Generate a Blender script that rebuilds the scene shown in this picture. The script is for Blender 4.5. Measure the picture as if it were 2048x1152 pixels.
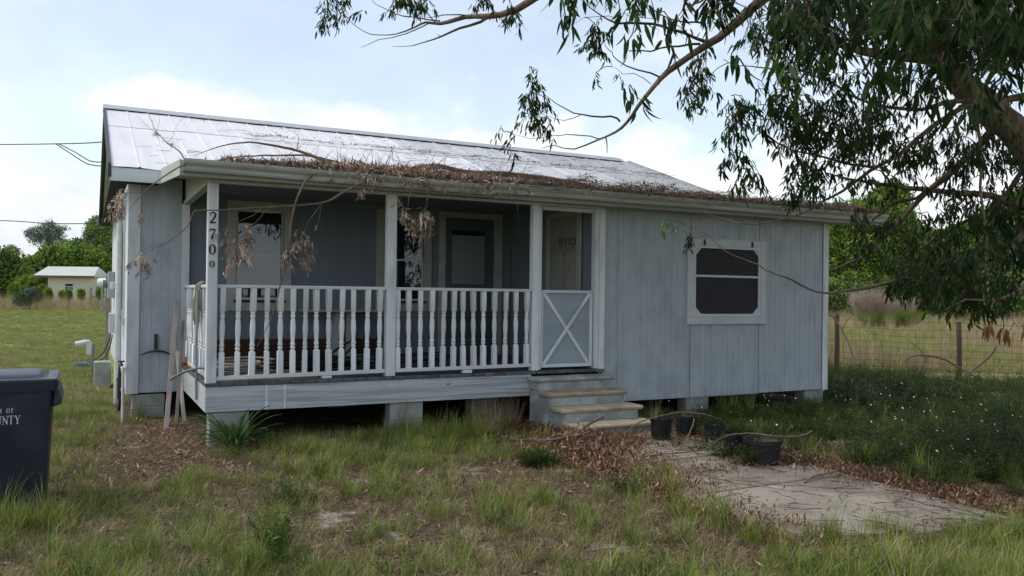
import bpy, bmesh, math, random
import numpy as np
from mathutils import Vector, Matrix, noise as mnoise

# ------------------------------------------------------------------ scene
for o in list(bpy.data.objects):
    bpy.data.objects.remove(o)
scene = bpy.context.scene
COL = scene.collection
rnd = random.Random(7)
rng = np.random.default_rng(11)
PI = math.pi

# ------------------------------------------------------------------ camera
FOC, YAW, PITCH, ROLL = 1640.8455, .4784, .0072, .0119
CAM = np.array([-1.156, -9.0184, 1.6196])
def _rot(yaw, pitch, roll):
    cy, sy = math.cos(yaw), math.sin(yaw)
    f = np.array([sy*math.cos(pitch), cy*math.cos(pitch), math.sin(pitch)])
    r = np.array([cy, -sy, 0.]); u = np.cross(r, f)
    return r*math.cos(roll)+u*math.sin(roll), -r*math.sin(roll)+u*math.cos(roll), f
CR, CU, CF = _rot(YAW, PITCH, ROLL)
cam_data = bpy.data.cameras.new('camera')
cam = bpy.data.objects.new('camera', cam_data); COL.objects.link(cam)
cam_data.sensor_width = 36; cam_data.lens = FOC/2048*36
cam_data.clip_start = .05; cam_data.clip_end = 3000
mw = Matrix.Identity(4)
for i in range(3):
    mw[i][0], mw[i][1], mw[i][2], mw[i][3] = CR[i], CU[i], -CF[i], CAM[i]
cam.matrix_world = mw
scene.camera = cam

# survey helpers: where a sight line meets a real plane of the place
def ray(x, y): return CF*FOC + CR*(x-1024) - CU*(y-576)
def aty(x, y, Y): d = ray(x, y); return CAM + d*((Y-CAM[1])/d[1])
def atx(x, y, X): d = ray(x, y); return CAM + d*((X-CAM[0])/d[0])
def atz(x, y, Z=0.): d = ray(x, y); return CAM + d*((Z-CAM[2])/d[2])
def atd(x, y, D): return CAM + ray(x, y)/FOC*D
def proj(p):
    d = np.asarray(p, float)-CAM; z = d@CF
    return 1024+FOC*(d@CR)/z, 576-FOC*(d@CU)/z, z

# ------------------------------------------------------------------ light
SUN_EL, SUN_AZ = math.radians(58), math.radians(-72)     # azimuth from +Y towards +X
scene.view_settings.view_transform = 'Standard'
scene.view_settings.look = 'None'
scene.view_settings.exposure = 0.0
scene.view_settings.gamma = 1
scene.view_settings.use_curve_mapping = False
world = bpy.data.worlds.new('World'); scene.world = world; world.use_nodes = True
nt = world.node_tree; nt.nodes.clear()
def wn(t, **k):
    n = nt.nodes.new(t)
    for a, b in k.items(): setattr(n, a, b)
    return n
sky = wn('ShaderNodeTexSky', sky_type='NISHITA', sun_disc=False, sun_elevation=SUN_EL, sun_rotation=SUN_AZ,
         air_density=1.0, dust_density=1.5, ozone_density=1.2)
tc = wn('ShaderNodeTexCoord')
sep = wn('ShaderNodeSeparateXYZ'); nt.links.new(tc.outputs['Generated'], sep.inputs[0])
addz = wn('ShaderNodeMath', operation='ADD'); addz.inputs[1].default_value = .22
absz = wn('ShaderNodeMath', operation='MAXIMUM'); absz.inputs[1].default_value = 0
nt.links.new(sep.outputs['Z'], absz.inputs[0]); nt.links.new(absz.outputs[0], addz.inputs[0])
dx = wn('ShaderNodeMath', operation='DIVIDE'); dy = wn('ShaderNodeMath', operation='DIVIDE')
nt.links.new(sep.outputs['X'], dx.inputs[0]); nt.links.new(addz.outputs[0], dx.inputs[1])
nt.links.new(sep.outputs['Y'], dy.inputs[0]); nt.links.new(addz.outputs[0], dy.inputs[1])
comb = wn('ShaderNodeCombineXYZ'); nt.links.new(dx.outputs[0], comb.inputs[0]); nt.links.new(dy.outputs[0], comb.inputs[1])
SKY_OFF = (3.1, 1.7, 0.4)
mp = wn('ShaderNodeMapping'); mp.inputs['Location'].default_value = SKY_OFF
nt.links.new(comb.outputs[0], mp.inputs[0])
n1 = wn('ShaderNodeTexNoise'); n1.inputs['Scale'].default_value = .75; n1.inputs['Detail'].default_value = 7; n1.inputs['Roughness'].default_value = .55
nt.links.new(mp.outputs[0], n1.inputs[0])
rp = wn('ShaderNodeValToRGB'); rp.color_ramp.elements[0].position = .44; rp.color_ramp.elements[1].position = .60
nt.links.new(n1.outputs[0], rp.inputs[0])
# a cumulus bank low over the horizon, its puffs from finer noise on the raw direction
n2 = wn('ShaderNodeTexNoise'); n2.inputs['Scale'].default_value = 3.2; n2.inputs['Detail'].default_value = 8; n2.inputs['Roughness'].default_value = .5
mp2 = wn('ShaderNodeMapping'); mp2.inputs['Scale'].default_value = (1, 1, 1.7); mp2.inputs['Location'].default_value = (.35, .2, 0)
nt.links.new(tc.outputs['Generated'], mp2.inputs[0]); nt.links.new(mp2.outputs[0], n2.inputs[0])
low = wn('ShaderNodeMapRange'); low.inputs[1].default_value = .0; low.inputs[2].default_value = .36
low.inputs[3].default_value = .22; low.inputs[4].default_value = -.10
nt.links.new(sep.outputs['Z'], low.inputs[0])
ad2 = wn('ShaderNodeMath', operation='ADD'); nt.links.new(n2.outputs[0], ad2.inputs[0]); nt.links.new(low.outputs[0], ad2.inputs[1])
rp2 = wn('ShaderNodeValToRGB'); rp2.color_ramp.elements[0].position = .55; rp2.color_ramp.elements[1].position = .64
nt.links.new(ad2.outputs[0], rp2.inputs[0])
veil = wn('ShaderNodeMapRange'); veil.inputs[3].default_value = .30; veil.inputs[4].default_value = .72
nt.links.new(rp.outputs[0], veil.inputs[0])
mxf = wn('ShaderNodeMath', operation='MAXIMUM'); nt.links.new(veil.outputs[0], mxf.inputs[0]); nt.links.new(rp2.outputs[0], mxf.inputs[1])
# cloud shade: slightly grey bases
n3 = wn('ShaderNodeTexNoise'); n3.inputs['Scale'].default_value = 5; n3.inputs['Detail'].default_value = 5
nt.links.new(mp2.outputs[0], n3.inputs[0])
cr = wn('ShaderNodeMix', data_type='RGBA'); 
cr.inputs[6].default_value = (8.6, 9.1, 9.9, 1); cr.inputs[7].default_value = (11.6, 11.8, 12.1, 1)
r3 = wn('ShaderNodeValToRGB'); r3.color_ramp.elements[0].position = .35; r3.color_ramp.elements[1].position = .58
nt.links.new(n3.outputs[0], r3.inputs[0]); nt.links.new(r3.outputs[0], cr.inputs[0])
skm = wn('ShaderNodeMix', data_type='RGBA', blend_type='MULTIPLY'); skm.inputs[0].default_value = 1
skm.inputs[7].default_value = (2.7, 2.5, 2.2, 1); nt.links.new(sky.outputs[0], skm.inputs[6])
mx = wn('ShaderNodeMix', data_type='RGBA')
nt.links.new(mxf.outputs[0], mx.inputs[0]); nt.links.new(skm.outputs[2], mx.inputs[6]); nt.links.new(cr.outputs[2], mx.inputs[7])
bg = wn('ShaderNodeBackground'); bg.inputs[1].default_value = .10
nt.links.new(mx.outputs[2], bg.inputs[0])
wo = wn('ShaderNodeOutputWorld'); nt.links.new(bg.outputs[0], wo.inputs[0])
sd = bpy.data.lights.new('sun', 'SUN'); sd.energy = 2.0; sd.angle = math.radians(12); sd.color = (1, .95, .87)
sun = bpy.data.objects.new('sun', sd); COL.objects.link(sun)
sv = Vector((math.sin(SUN_AZ)*math.cos(SUN_EL), math.cos(SUN_AZ)*math.cos(SUN_EL), math.sin(SUN_EL)))
sun.rotation_euler = sv.to_track_quat('Z', 'Y').to_euler(); sun.location = sv*60

# ------------------------------------------------------------------ materials
def mat(name, col, col2=None, rough=.75, spec=.3, scale=4, stretch=(1, 1, 1), amt=.5, chips=None, chip_col=(.2, .18, .16),
        chip_scale=9, chip_stretch=None, bump=.15, bump_scale=40, metal=0, orand=.12, trans=0, world=False, detail=5, dirt=None, dirt_col=(.12, .12, .09), sheen=0):
    m = bpy.data.materials.new(name); m.use_nodes = True
    t = m.node_tree; t.nodes.clear(); L = t.links.new
    def N(k, **kw):
        n = t.nodes.new(k)
        for a, b in kw.items(): setattr(n, a, b)
        return n
    out = N('ShaderNodeOutputMaterial'); b = N('ShaderNodeBsdfPrincipled')
    b.inputs['Roughness'].default_value = rough; b.inputs['Metallic'].default_value = metal
    b.inputs['Specular IOR Level'].default_value = spec
    co = N('ShaderNodeNewGeometry') if world else N('ShaderNodeTexCoord')
    src = co.outputs['Position'] if world else co.outputs['Object']
    oi = N('ShaderNodeObjectInfo')
    if world: base = src
    else:
        ml = N('ShaderNodeMath', operation='MULTIPLY'); ml.inputs[1].default_value = 37; L(oi.outputs['Random'], ml.inputs[0])
        va = N('ShaderNodeVectorMath', operation='ADD'); L(src, va.inputs[0]); L(ml.outputs[0], va.inputs[1]); base = va.outputs[0]
    mpn = N('ShaderNodeMapping'); mpn.inputs['Scale'].default_value = stretch; L(base, mpn.inputs[0])
    nz = N('ShaderNodeTexNoise'); nz.inputs['Scale'].default_value = scale; nz.inputs['Detail'].default_value = detail; nz.inputs['Roughness'].default_value = .65
    L(mpn.outputs[0], nz.inputs[0])
    c2 = col2 or tuple(c*.7 for c in col)
    rmp = N('ShaderNodeValToRGB'); e = rmp.color_ramp.elements
    e[0].position = .5-amt*.35; e[1].position = .5+amt*.35
    e[0].color = (*c2, 1); e[1].color = (*col, 1); L(nz.outputs[0], rmp.inputs[0]); cur = rmp.outputs[0]
    if dirt:
        sc_, st_, lo_, hi_ = dirt
        md = N('ShaderNodeMapping'); md.inputs['Scale'].default_value = st_; L(base, md.inputs[0])
        nd = N('ShaderNodeTexNoise'); nd.inputs['Scale'].default_value = sc_; nd.inputs['Detail'].default_value = 6; L(md.outputs[0], nd.inputs[0])
        rd = N('ShaderNodeValToRGB'); rd.color_ramp.elements[0].position = lo_; rd.color_ramp.elements[1].position = hi_; L(nd.outputs[0], rd.inputs[0])
        fx = N('ShaderNodeMath', operation='MULTIPLY'); fx.inputs[1].default_value = .55; L(rd.outputs[0], fx.inputs[0])
        mm = N('ShaderNodeMix', data_type='RGBA'); L(fx.outputs[0], mm.inputs[0]); L(cur, mm.inputs[6]); mm.inputs[7].default_value = (*dirt_col, 1); cur = mm.outputs[2]
    if chips:
        mc = N('ShaderNodeMapping'); mc.inputs['Scale'].default_value = chip_stretch or stretch; L(base, mc.inputs[0])
        nc = N('ShaderNodeTexNoise'); nc.inputs['Scale'].default_value = chip_scale; nc.inputs['Detail'].default_value = 7; nc.inputs['Roughness'].default_value = .7
        L(mc.outputs[0], nc.inputs[0])
        rc = N('ShaderNodeValToRGB'); rc.color_ramp.elements[0].position = chips; rc.color_ramp.elements[1].position = chips+.03; L(nc.outputs[0], rc.inputs[0])
        mm = N('ShaderNodeMix', data_type='RGBA'); L(rc.outputs[0], mm.inputs[0]); L(cur, mm.inputs[6]); mm.inputs[7].default_value = (*chip_col, 1); cur = mm.outputs[2]
    if orand:
        hv = N('ShaderNodeHueSaturation'); mr = N('ShaderNodeMapRange'); mr.inputs[3].default_value = 1-orand; mr.inputs[4].default_value = 1+orand
        L(oi.outputs['Random'], mr.inputs[0]); L(mr.outputs[0], hv.inputs['Value']); L(cur, hv.inputs['Color'])
        if trans:
            mh = N('ShaderNodeMapRange'); mh.inputs[3].default_value = .485; mh.inputs[4].default_value = .515
            ms = N('ShaderNodeMath', operation='MULTIPLY'); ms.inputs[1].default_value = 7.31; mf = N('ShaderNodeMath', operation='FRACT')
            L(oi.outputs['Random'], ms.inputs[0]); L(ms.outputs[0], mf.inputs[0]); L(mf.outputs[0], mh.inputs[0]); L(mh.outputs[0], hv.inputs['Hue'])
        cur = hv.outputs[0]
    L(cur, b.inputs['Base Color'])
    if bump:
        bn = N('ShaderNodeTexNoise'); bn.inputs['Scale'].default_value = bump_scale; bn.inputs['Detail'].default_value = 4
        L(mpn.outputs[0], bn.inputs[0]); bu = N('ShaderNodeBump'); bu.inputs['Strength'].default_value = bump; bu.inputs['Distance'].default_value = .01
        L(bn.outputs[0], bu.inputs['Height']); L(bu.outputs[0], b.inputs['Normal'])
    if trans:
        tr = N('ShaderNodeBsdfTranslucent'); L(cur, tr.inputs[0]); ms = N('ShaderNodeMixShader'); ms.inputs[0].default_value = trans
        L(b.outputs[0], ms.inputs[1]); L(tr.outputs[0], ms.inputs[2]); L(ms.outputs[0], out.inputs[0])
    else: L(b.outputs[0], out.inputs[0])
    return m

V = (1, 1, .12); HX = (.12, 1, 1); HY = (1, .12, 1)     # grain directions
WHITE = (.70, .735, .77); WHITE2 = (.55, .59, .63); GREYW = (.16, .15, .145)
M = {}
M['white_v'] = mat('weathered white paint vertical grain', WHITE, WHITE2, scale=3, stretch=V, chips=.69, chip_col=GREYW, chip_scale=14, bump=.25, dirt=(5, (1, 1, .3), .52, .75), dirt_col=(.30, .32, .29))
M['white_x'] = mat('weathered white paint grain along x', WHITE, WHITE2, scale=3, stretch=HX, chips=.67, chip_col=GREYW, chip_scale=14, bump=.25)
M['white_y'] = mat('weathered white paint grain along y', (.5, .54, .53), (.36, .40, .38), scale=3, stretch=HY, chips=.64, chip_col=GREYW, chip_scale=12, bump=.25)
M['baluster'] = mat('chalky white baluster paint', (.74, .77, .79), (.58, .61, .63), scale=4, stretch=V, chips=.72, chip_col=(.2, .19, .18), chip_scale=18, bump=.2)
M['fascia'] = mat('pale weathered deck board paint', (.46, .50, .53), (.31, .35, .375), scale=9, stretch=(.06, 1, 1.2), chips=.635, chip_col=(.11, .105, .10), chip_scale=7, chip_stretch=(.5, 1, 2), bump=.7, bump_scale=40, dirt=(22, (.035, 1, 1.6), .52, .64), dirt_col=(.16, .165, .165))
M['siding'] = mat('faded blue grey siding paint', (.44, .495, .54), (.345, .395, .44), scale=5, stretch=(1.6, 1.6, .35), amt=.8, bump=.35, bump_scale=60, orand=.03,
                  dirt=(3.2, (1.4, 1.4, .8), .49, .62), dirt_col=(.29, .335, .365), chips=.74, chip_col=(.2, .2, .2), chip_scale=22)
M['siding_porch_shade'] = mat('faded blue siding with porch shade in colour', (.17, .205, .25), (.135, .165, .205), scale=2.2, stretch=(1, 1, .3), amt=.7, bump=.25, bump_scale=60, orand=.03)  # darker copy of the siding: porch shade put into the colour
M['siding_side'] = mat('side wall paint lightened for daylight', (.66, .72, .76), (.54, .60, .65), scale=2.2, stretch=(1, 1, .2), amt=.8, bump=.3, orand=.04, dirt=(5, (1, 3, .3), .5, .7), dirt_col=(.33, .34, .30))  # lighter than the front: sky and sun light put into the colour
M['roof'] = mat('white painted sheet metal', (.76, .75, .765), (.62, .62, .64), rough=.38, spec=.5, scale=1.2, amt=.9, bump=.12, bump_scale=3, orand=.04,
                dirt=(2.2, (2.5, .35, .35), .52, .80), dirt_col=(.45, .46, .47), chips=.77, chip_col=(.2, .15, .12), chip_scale=16)
M['roof_mid'] = mat('mid grey sheet metal', (.60, .61, .61), (.40, .41, .42), rough=.4, spec=.5, scale=1.4, stretch=(2, .4, .4), amt=.9, bump=.12, bump_scale=3, orand=.05, dirt=(2.6, (2.5, .35, .35), .48, .75), dirt_col=(.32, .33, .34), chips=.75, chip_col=(.16, .12, .1), chip_scale=14)
M['roof_grey'] = mat('dark grey sheet metal', (.43, .44, .445), (.27, .28, .285), rough=.45, spec=.5, scale=1.6, stretch=(2, .4, .4), amt=1, bump=.12, bump_scale=3, orand=.07, chips=.74, chip_col=(.16, .12, .1), chip_scale=14)
M['ridge'] = mat('grey ridge flashing', (.40, .43, .46), (.32, .35, .38), rough=.5, scale=3, orand=.05)
M['gutter'] = mat('grubby white gutter', (.44, .46, .45), (.36, .38, .36), rough=.45, scale=2, stretch=(.5, 2, 2), dirt=(3, (.5, 2, 6), .42, .65), dirt_col=(.20, .22, .15), bump=.05)
M['fascia_wood'] = mat('eave board', (.42, .43, .42), (.30, .31, .30), scale=3, stretch=HX, bump=.2)
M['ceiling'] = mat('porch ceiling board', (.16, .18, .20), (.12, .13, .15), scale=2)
M['dark'] = mat('dark void', (.02, .02, .02), rough=.9, bump=0)
M['deck'] = mat('grey deck board', (.12, .13, .135), (.06, .065, .065), scale=4, stretch=HY, bump=.4, orand=.25)
M['block'] = mat('concrete block', (.36, .38, .36), (.25, .27, .25), scale=6, bump=.5, bump_scale=70, dirt=(4, (1, 1, 1), .45, .7), dirt_col=(.16, .18, .12), orand=.1)
M['step'] = mat('aged painted step', (.52, .56, .55), (.33, .37, .37), scale=8, amt=.8, bump=.6, bump_scale=80, dirt=(3.2, (1, 1, 1.5), .36, .55), dirt_col=(.12, .13, .11))
M['tread'] = mat('rust stained tread', (.43, .39, .31), (.30, .24, .165), scale=7, amt=.8, bump=.5, bump_scale=80, dirt=(6, (1, 1, 1), .5, .66), dirt_col=(.12, .10, .07))
M['glass'] = None
M['screen'] = mat('dark insect screen', (.034, .035, .043), (.026, .027, .033), rough=.6, spec=.14, bump=.3, bump_scale=300, orand=0)
M['frame'] = mat('white window frame', (.55, .585, .62), (.45, .485, .52), scale=4, rough=.6, bump=.05)
M['porchtrim_shade'] = mat('greige porch trim with shade in colour', (.40, .41, .41), (.30, .31, .31), scale=4, rough=.7, bump=.1, dirt=(4, (1, 1, .3), .5, .7), dirt_col=(.22, .22, .21))  # frame paint darkened to hold the porch shade, plus dirt streaks
M['blind'] = mat('dusty white blind', (.17, .175, .17), (.14, .145, .14), rough=.8, scale=2, bump=0)
M['bluedoor'] = mat('faded blue door paint', (.075, .11, .125), (.06, .09, .105), scale=3, rough=.6)
M['beige'] = mat('cream door paint', (.30, .30, .275), (.25, .25, .23), scale=3)
M['shade'] = mat('door glass shade', (.17, .19, .195), (.14, .16, .165), rough=.35, spec=.6, scale=1.5, bump=0)
M['black'] = mat('black paint', (.012, .012, .014), rough=.5, bump=0)
M['letter'] = mat('bin white lettering', (.75, .76, .78), rough=.7, bump=0, orand=0)
M['bin'] = mat('navy bin plastic', (.014, .022, .040), (.010, .016, .030), rough=.42, spec=.45, scale=3, bump=.06, bump_scale=120, orand=0, dirt=(2.5, (1, 1, .6), .5, .8), dirt_col=(.05, .056, .066), chips=.80, chip_col=(.12, .12, .13), chip_scale=20, chip_stretch=(1, 1, 4))
M['pot'] = mat('black nursery pot', (.012, .013, .017), (.008, .009, .011), rough=.5, bump=.05, dirt=(5, (1, 1, 1), .5, .75), dirt_col=(.045, .04, .035))
M['soil'] = mat('potting soil', (.04, .03, .02), bump=.6)
M['bark'] = mat('peeling eucalyptus bark', (.27, .235, .175), (.085, .05, .03), scale=5, stretch=(1, 1, .3), amt=.6, bump=.8, bump_scale=25, chips=.56, chip_col=(.10, .052, .03), chip_scale=4, chip_stretch=(1, 1, .4), dirt=(3, (1, 1, .4), .45, .6), dirt_col=(.10, .055, .035))
M['twig'] = mat('dark twig bark', (.10, .075, .055), (.05, .038, .028), scale=10, bump=.3)
M['deadwood'] = mat('dead grey brown branch', (.20, .15, .12), (.10, .07, .055), scale=14, stretch=(1, 1, 1), bump=.4)
M['euc'] = mat('eucalyptus leaf', (.036, .078, .018), (.018, .038, .012), rough=.6, spec=.16, scale=20, bump=0, orand=.6, trans=.36)
M['euc_young'] = mat('young green leaf', (.09, .20, .035), (.07, .15, .03), rough=.45, spec=.4, scale=20, bump=0, orand=.25, trans=.4)
M['euc_dry'] = mat('orange dying leaf', (.36, .16, .05), (.25, .10, .04), rough=.6, scale=20, bump=0, orand=.25, trans=.35)
M['deadleaf'] = mat('curled dead leaf', (.47, .38, .31), (.27, .19, .145), rough=.7, scale=30, bump=0, orand=.4, trans=.15)
M['litter'] = mat('leaf litter', (.23, .115, .062), (.09, .042, .026), rough=.75, scale=30, bump=0, orand=.55)
M['litter_pale'] = mat('pale leaf litter', (.40, .29, .19), (.19, .125, .08), rough=.75, scale=30, bump=0, orand=.45)
M['rooflitter'] = mat('roof litter', (.15, .078, .048), (.06, .032, .022), rough=.8, scale=30, bump=0, orand=.5)
M['grass_g'] = mat('green grass blade', (.19, .30, .035), (.11, .19, .024), rough=.55, scale=12, bump=0, orand=.4, trans=.22)
M['grass_o'] = mat('olive grass blade', (.27, .27, .06), (.17, .18, .04), rough=.6, scale=12, bump=0, orand=.4, trans=.22)
M['grass_d'] = mat('dry grass blade', (.42, .34, .21), (.25, .19, .12), rough=.7, scale=12, bump=0, orand=.4, trans=.15)
M['grass_dark'] = mat('grass blade with shade in colour', (.05, .082, .012), (.03, .052, .009), rough=.55, scale=12, bump=0, orand=.35, trans=.3)  # darker grass copy, the tree's shade put into the blade colour
M['weed'] = mat('weed leaf', (.052, .090, .012), (.028, .052, .009), rough=.5, scale=12, bump=0, orand=.35, trans=.3)
M['lily'] = mat('strap leaf', (.07, .155, .035), (.04, .10, .025), rough=.4, spec=.45, scale=10, bump=0, orand=.2, trans=.25)
M['petal'] = mat('white petal', (.8, .8, .78), (.7, .7, .66), rough=.6, bump=0)
M['foliage'] = mat('background foliage', (.24, .35, .065), (.15, .24, .045), rough=.6, scale=3, bump=0, orand=.4, trans=.35)
M['foliage_dk'] = mat('dark foliage', (.09, .15, .042), (.05, .09, .03), rough=.6, scale=3, bump=0, orand=.4, trans=.3)
M['foliage_far'] = mat('distant foliage', (.16, .21, .16), (.12, .165, .13), rough=.7, scale=3, bump=0, orand=.3, trans=.2)
M['foliage_bright'] = mat('bright foliage', (.20, .31, .045), (.13, .22, .035), rough=.6, scale=3, bump=0, orand=.35, trans=.4)
M['pampas'] = mat('dry pampas stalk', (.56, .46, .38), (.36, .28, .22), rough=.8, scale=8, bump=0, orand=.2)
M['trunk'] = mat('grey trunk', (.13, .11, .09), (.07, .06, .05), scale=8, bump=.4)
M['oldwood'] = mat('weathered grey wood', (.30, .27, .25), (.18, .16, .15), scale=5, stretch=V, bump=.4)
M['palewood'] = mat('pale wood stake', (.48, .48, .45), (.36, .36, .33), scale=5, stretch=V, bump=.3, dirt=(6, (1, 1, .3), .5, .7), dirt_col=(.2, .2, .17))
M['postwood'] = mat('brown fence post', (.12, .085, .055), (.07, .05, .035), scale=6, stretch=V, bump=.4)
M['wire'] = mat('rusty wire', (.03, .026, .022), rough=.6, bump=0)
M['cable'] = mat('black cable', (.02, .02, .02), bump=0)
M['metal'] = mat('galvanised grey metal', (.35, .37, .39), (.28, .30, .32), rough=.45, metal=.3, scale=3, bump=.05)
M['whitemetal'] = mat('white enamelled box', (.62, .64, .67), (.52, .54, .57), rough=.5, scale=3, bump=.03)
M['pvc'] = mat('white pvc pipe', (.66, .66, .64), (.52, .52, .48), rough=.4, scale=6, bump=0)
M['blackmetal'] = mat('black valve metal', (.03, .03, .03), rough=.5, bump=.2)
M['hookgreen'] = mat('dark green iron', (.035, .05, .045), rough=.6, bump=.2)
M['rust'] = mat('rusty metal', (.30, .11, .045), (.14, .06, .03), rough=.8, scale=15, bump=.4)
M['plywood'] = mat('red brown board', (.075, .032, .022), (.05, .022, .016), scale=3, stretch=HX, bump=.1)
M['table'] = mat('dingy white laminate', (.36, .38, .39), (.28, .30, .31), scale=2, bump=.05)
M['hose'] = mat('dark green hose', (.012, .022, .022), (.008, .014, .014), rough=.4, bump=0, orand=.5)
M['hoseteal'] = mat('teal hose', (.03, .12, .10), rough=.4, bump=0)
M['hoseblue'] = mat('grey blue hose', (.16, .20, .24), rough=.5, bump=0)
M['rope'] = mat('frayed grey rope', (.30, .29, .25), (.18, .17, .14), rough=.95, scale=30)
M['cord'] = mat('beige coiled cable', (.33, .31, .26), (.22, .21, .18), rough=.7)
M['bluebox'] = mat('blue plastic', (.10, .20, .34), rough=.5, bump=0)
M['shedwall'] = mat('cream block shed wall', (.55, .55, .42), (.48, .48, .37), scale=.6, bump=0)
M['shedroof'] = mat('pale grey green shed roof', (.50, .54, .49), (.42, .46, .41), scale=.8, bump=0)
M['slab'] = mat('stained concrete slab', (.38, .345, .29), (.19, .165, .135), scale=3.5, amt=1.1, bump=.5, bump_scale=60, dirt=(1.8, (1, 1, 1), .42, .62), dirt_col=(.13, .105, .08), orand=.05, detail=9)

def glass_mat():
    m = bpy.data.materials.new('window glass'); m.use_nodes = True; t = m.node_tree; t.nodes.clear()
    o = t.nodes.new('ShaderNodeOutputMaterial'); g = t.nodes.new('ShaderNodeBsdfGlossy'); g.inputs['Roughness'].default_value = .015
    g.inputs[0].default_value = (.9, .95, 1, 1)
    tr = t.nodes.new('ShaderNodeBsdfTransparent'); tr.inputs[0].default_value = (.66, .70, .70, 1)
    f = t.nodes.new('ShaderNodeFresnel'); f.inputs[0].default_value = 1.65
    mx = t.nodes.new('ShaderNodeMixShader'); t.links.new(f.outputs[0], mx.inputs[0]); t.links.new(tr.outputs[0], mx.inputs[1]); t.links.new(g.outputs[0], mx.inputs[2])
    t.links.new(mx.outputs[0], o.inputs[0]); return m
M['glass'] = glass_mat()

def ground_mat():
    m = bpy.data.materials.new('sandy ground with thatch'); m.use_nodes = True; t = m.node_tree; t.nodes.clear(); L = t.links.new
    def N(k, **kw):
        n = t.nodes.new(k)
        for a, b in kw.items(): setattr(n, a, b)
        return n
    out = N('ShaderNodeOutputMaterial'); b = N('ShaderNodeBsdfPrincipled'); b.inputs['Roughness'].default_value = .95; b.inputs['Specular IOR Level'].default_value = .1
    g = N('ShaderNodeNewGeometry'); P = g.outputs['Position']
    def noise(s, d=6):
        n = N('ShaderNodeTexNoise'); n.inputs['Scale'].default_value = s; n.inputs['Detail'].default_value = d; n.inputs['Roughness'].default_value = .65; L(P, n.inputs[0]); return n.outputs[0]
    def ramp(x, a, bb, ca, cb):
        r = N('ShaderNodeValToRGB'); r.color_ramp.elements[0].position = a; r.color_ramp.elements[1].position = bb
        r.color_ramp.elements[0].color = (*ca, 1); r.color_ramp.elements[1].color = (*cb, 1); L(x, r.inputs[0]); return r.outputs[0]
    def mix(f, a, c):
        mm = N('ShaderNodeMix', data_type='RGBA'); L(f, mm.inputs[0]); L(a, mm.inputs[6]); L(c, mm.inputs[7]); return mm.outputs[2]
    thatch = ramp(noise(30, 8), .38, .66, (.022, .015, .011), (.17, .125, .088))
    sand = ramp(noise(14), .3, .7, (.26, .24, .21), (.40, .38, .34))
    fs = ramp(noise(1.15, 7), .60, .66, (0, 0, 0), (1, 1, 1))
    near = mix(fs, thatch, sand)
    grass = ramp(noise(.9, 9), .3, .7, (.14, .20, .035), (.22, .27, .055))
    drygr = ramp(noise(.45, 8), .3, .7, (.26, .22, .13), (.38, .34, .18))
    # field cover takes over away from the yard
    sp = N('ShaderNodeSeparateXYZ'); L(P, sp.inputs[0])
    d = N('ShaderNodeVectorMath', operation='DISTANCE'); L(P, d.inputs[0]); d.inputs[1].default_value = (2.5, -3, 0)
    fd = N('ShaderNodeMapRange'); fd.inputs[1].default_value = 7; fd.inputs[2].default_value = 12; L(d.outputs['Value'], fd.inputs[0])
    # left: green mown grass; right and far: dry grass
    fx = N('ShaderNodeMapRange'); fx.inputs[1].default_value = 9; fx.inputs[2].default_value = 14; L(sp.outputs['X'], fx.inputs[0])
    nn = N('ShaderNodeMath', operation='MULTIPLY'); L(fx.outputs[0], nn.inputs[0]); nn.inputs[1].default_value = 1
    patch = ramp(noise(.22, 6), .42, .60, (0, 0, 0), (1, 1, 1))
    pm = N('ShaderNodeMath', operation='MULTIPLY'); L(patch, pm.inputs[0]); pm.inputs[1].default_value = .55
    fld = mix(pm.outputs[0], grass, drygr)
    dryr = mix(patch, drygr, ramp(noise(.8), .3, .7, (.24, .19, .15), (.32, .30, .14)))
    fld = mix(nn.outputs[0], fld, dryr)
    # unmown strip past the lawn
    fy = N('ShaderNodeMapRange'); fy.inputs[1].default_value = 58; fy.inputs[2].default_value = 66; L(sp.outputs['Y'], fy.inputs[0])
    fld = mix(fy.outputs[0], fld, drygr)
    L(mix(fd.outputs[0], near, fld), b.inputs['Base Color'])
    bu = N('ShaderNodeBump'); bu.inputs['Strength'].default_value = .8; bu.inputs['Distance'].default_value = .03; L(noise(18, 8), bu.inputs['Height']); L(bu.outputs[0], b.inputs['Normal'])
    L(b.outputs[0], out.inputs[0]); return m
M['ground'] = ground_mat()

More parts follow.
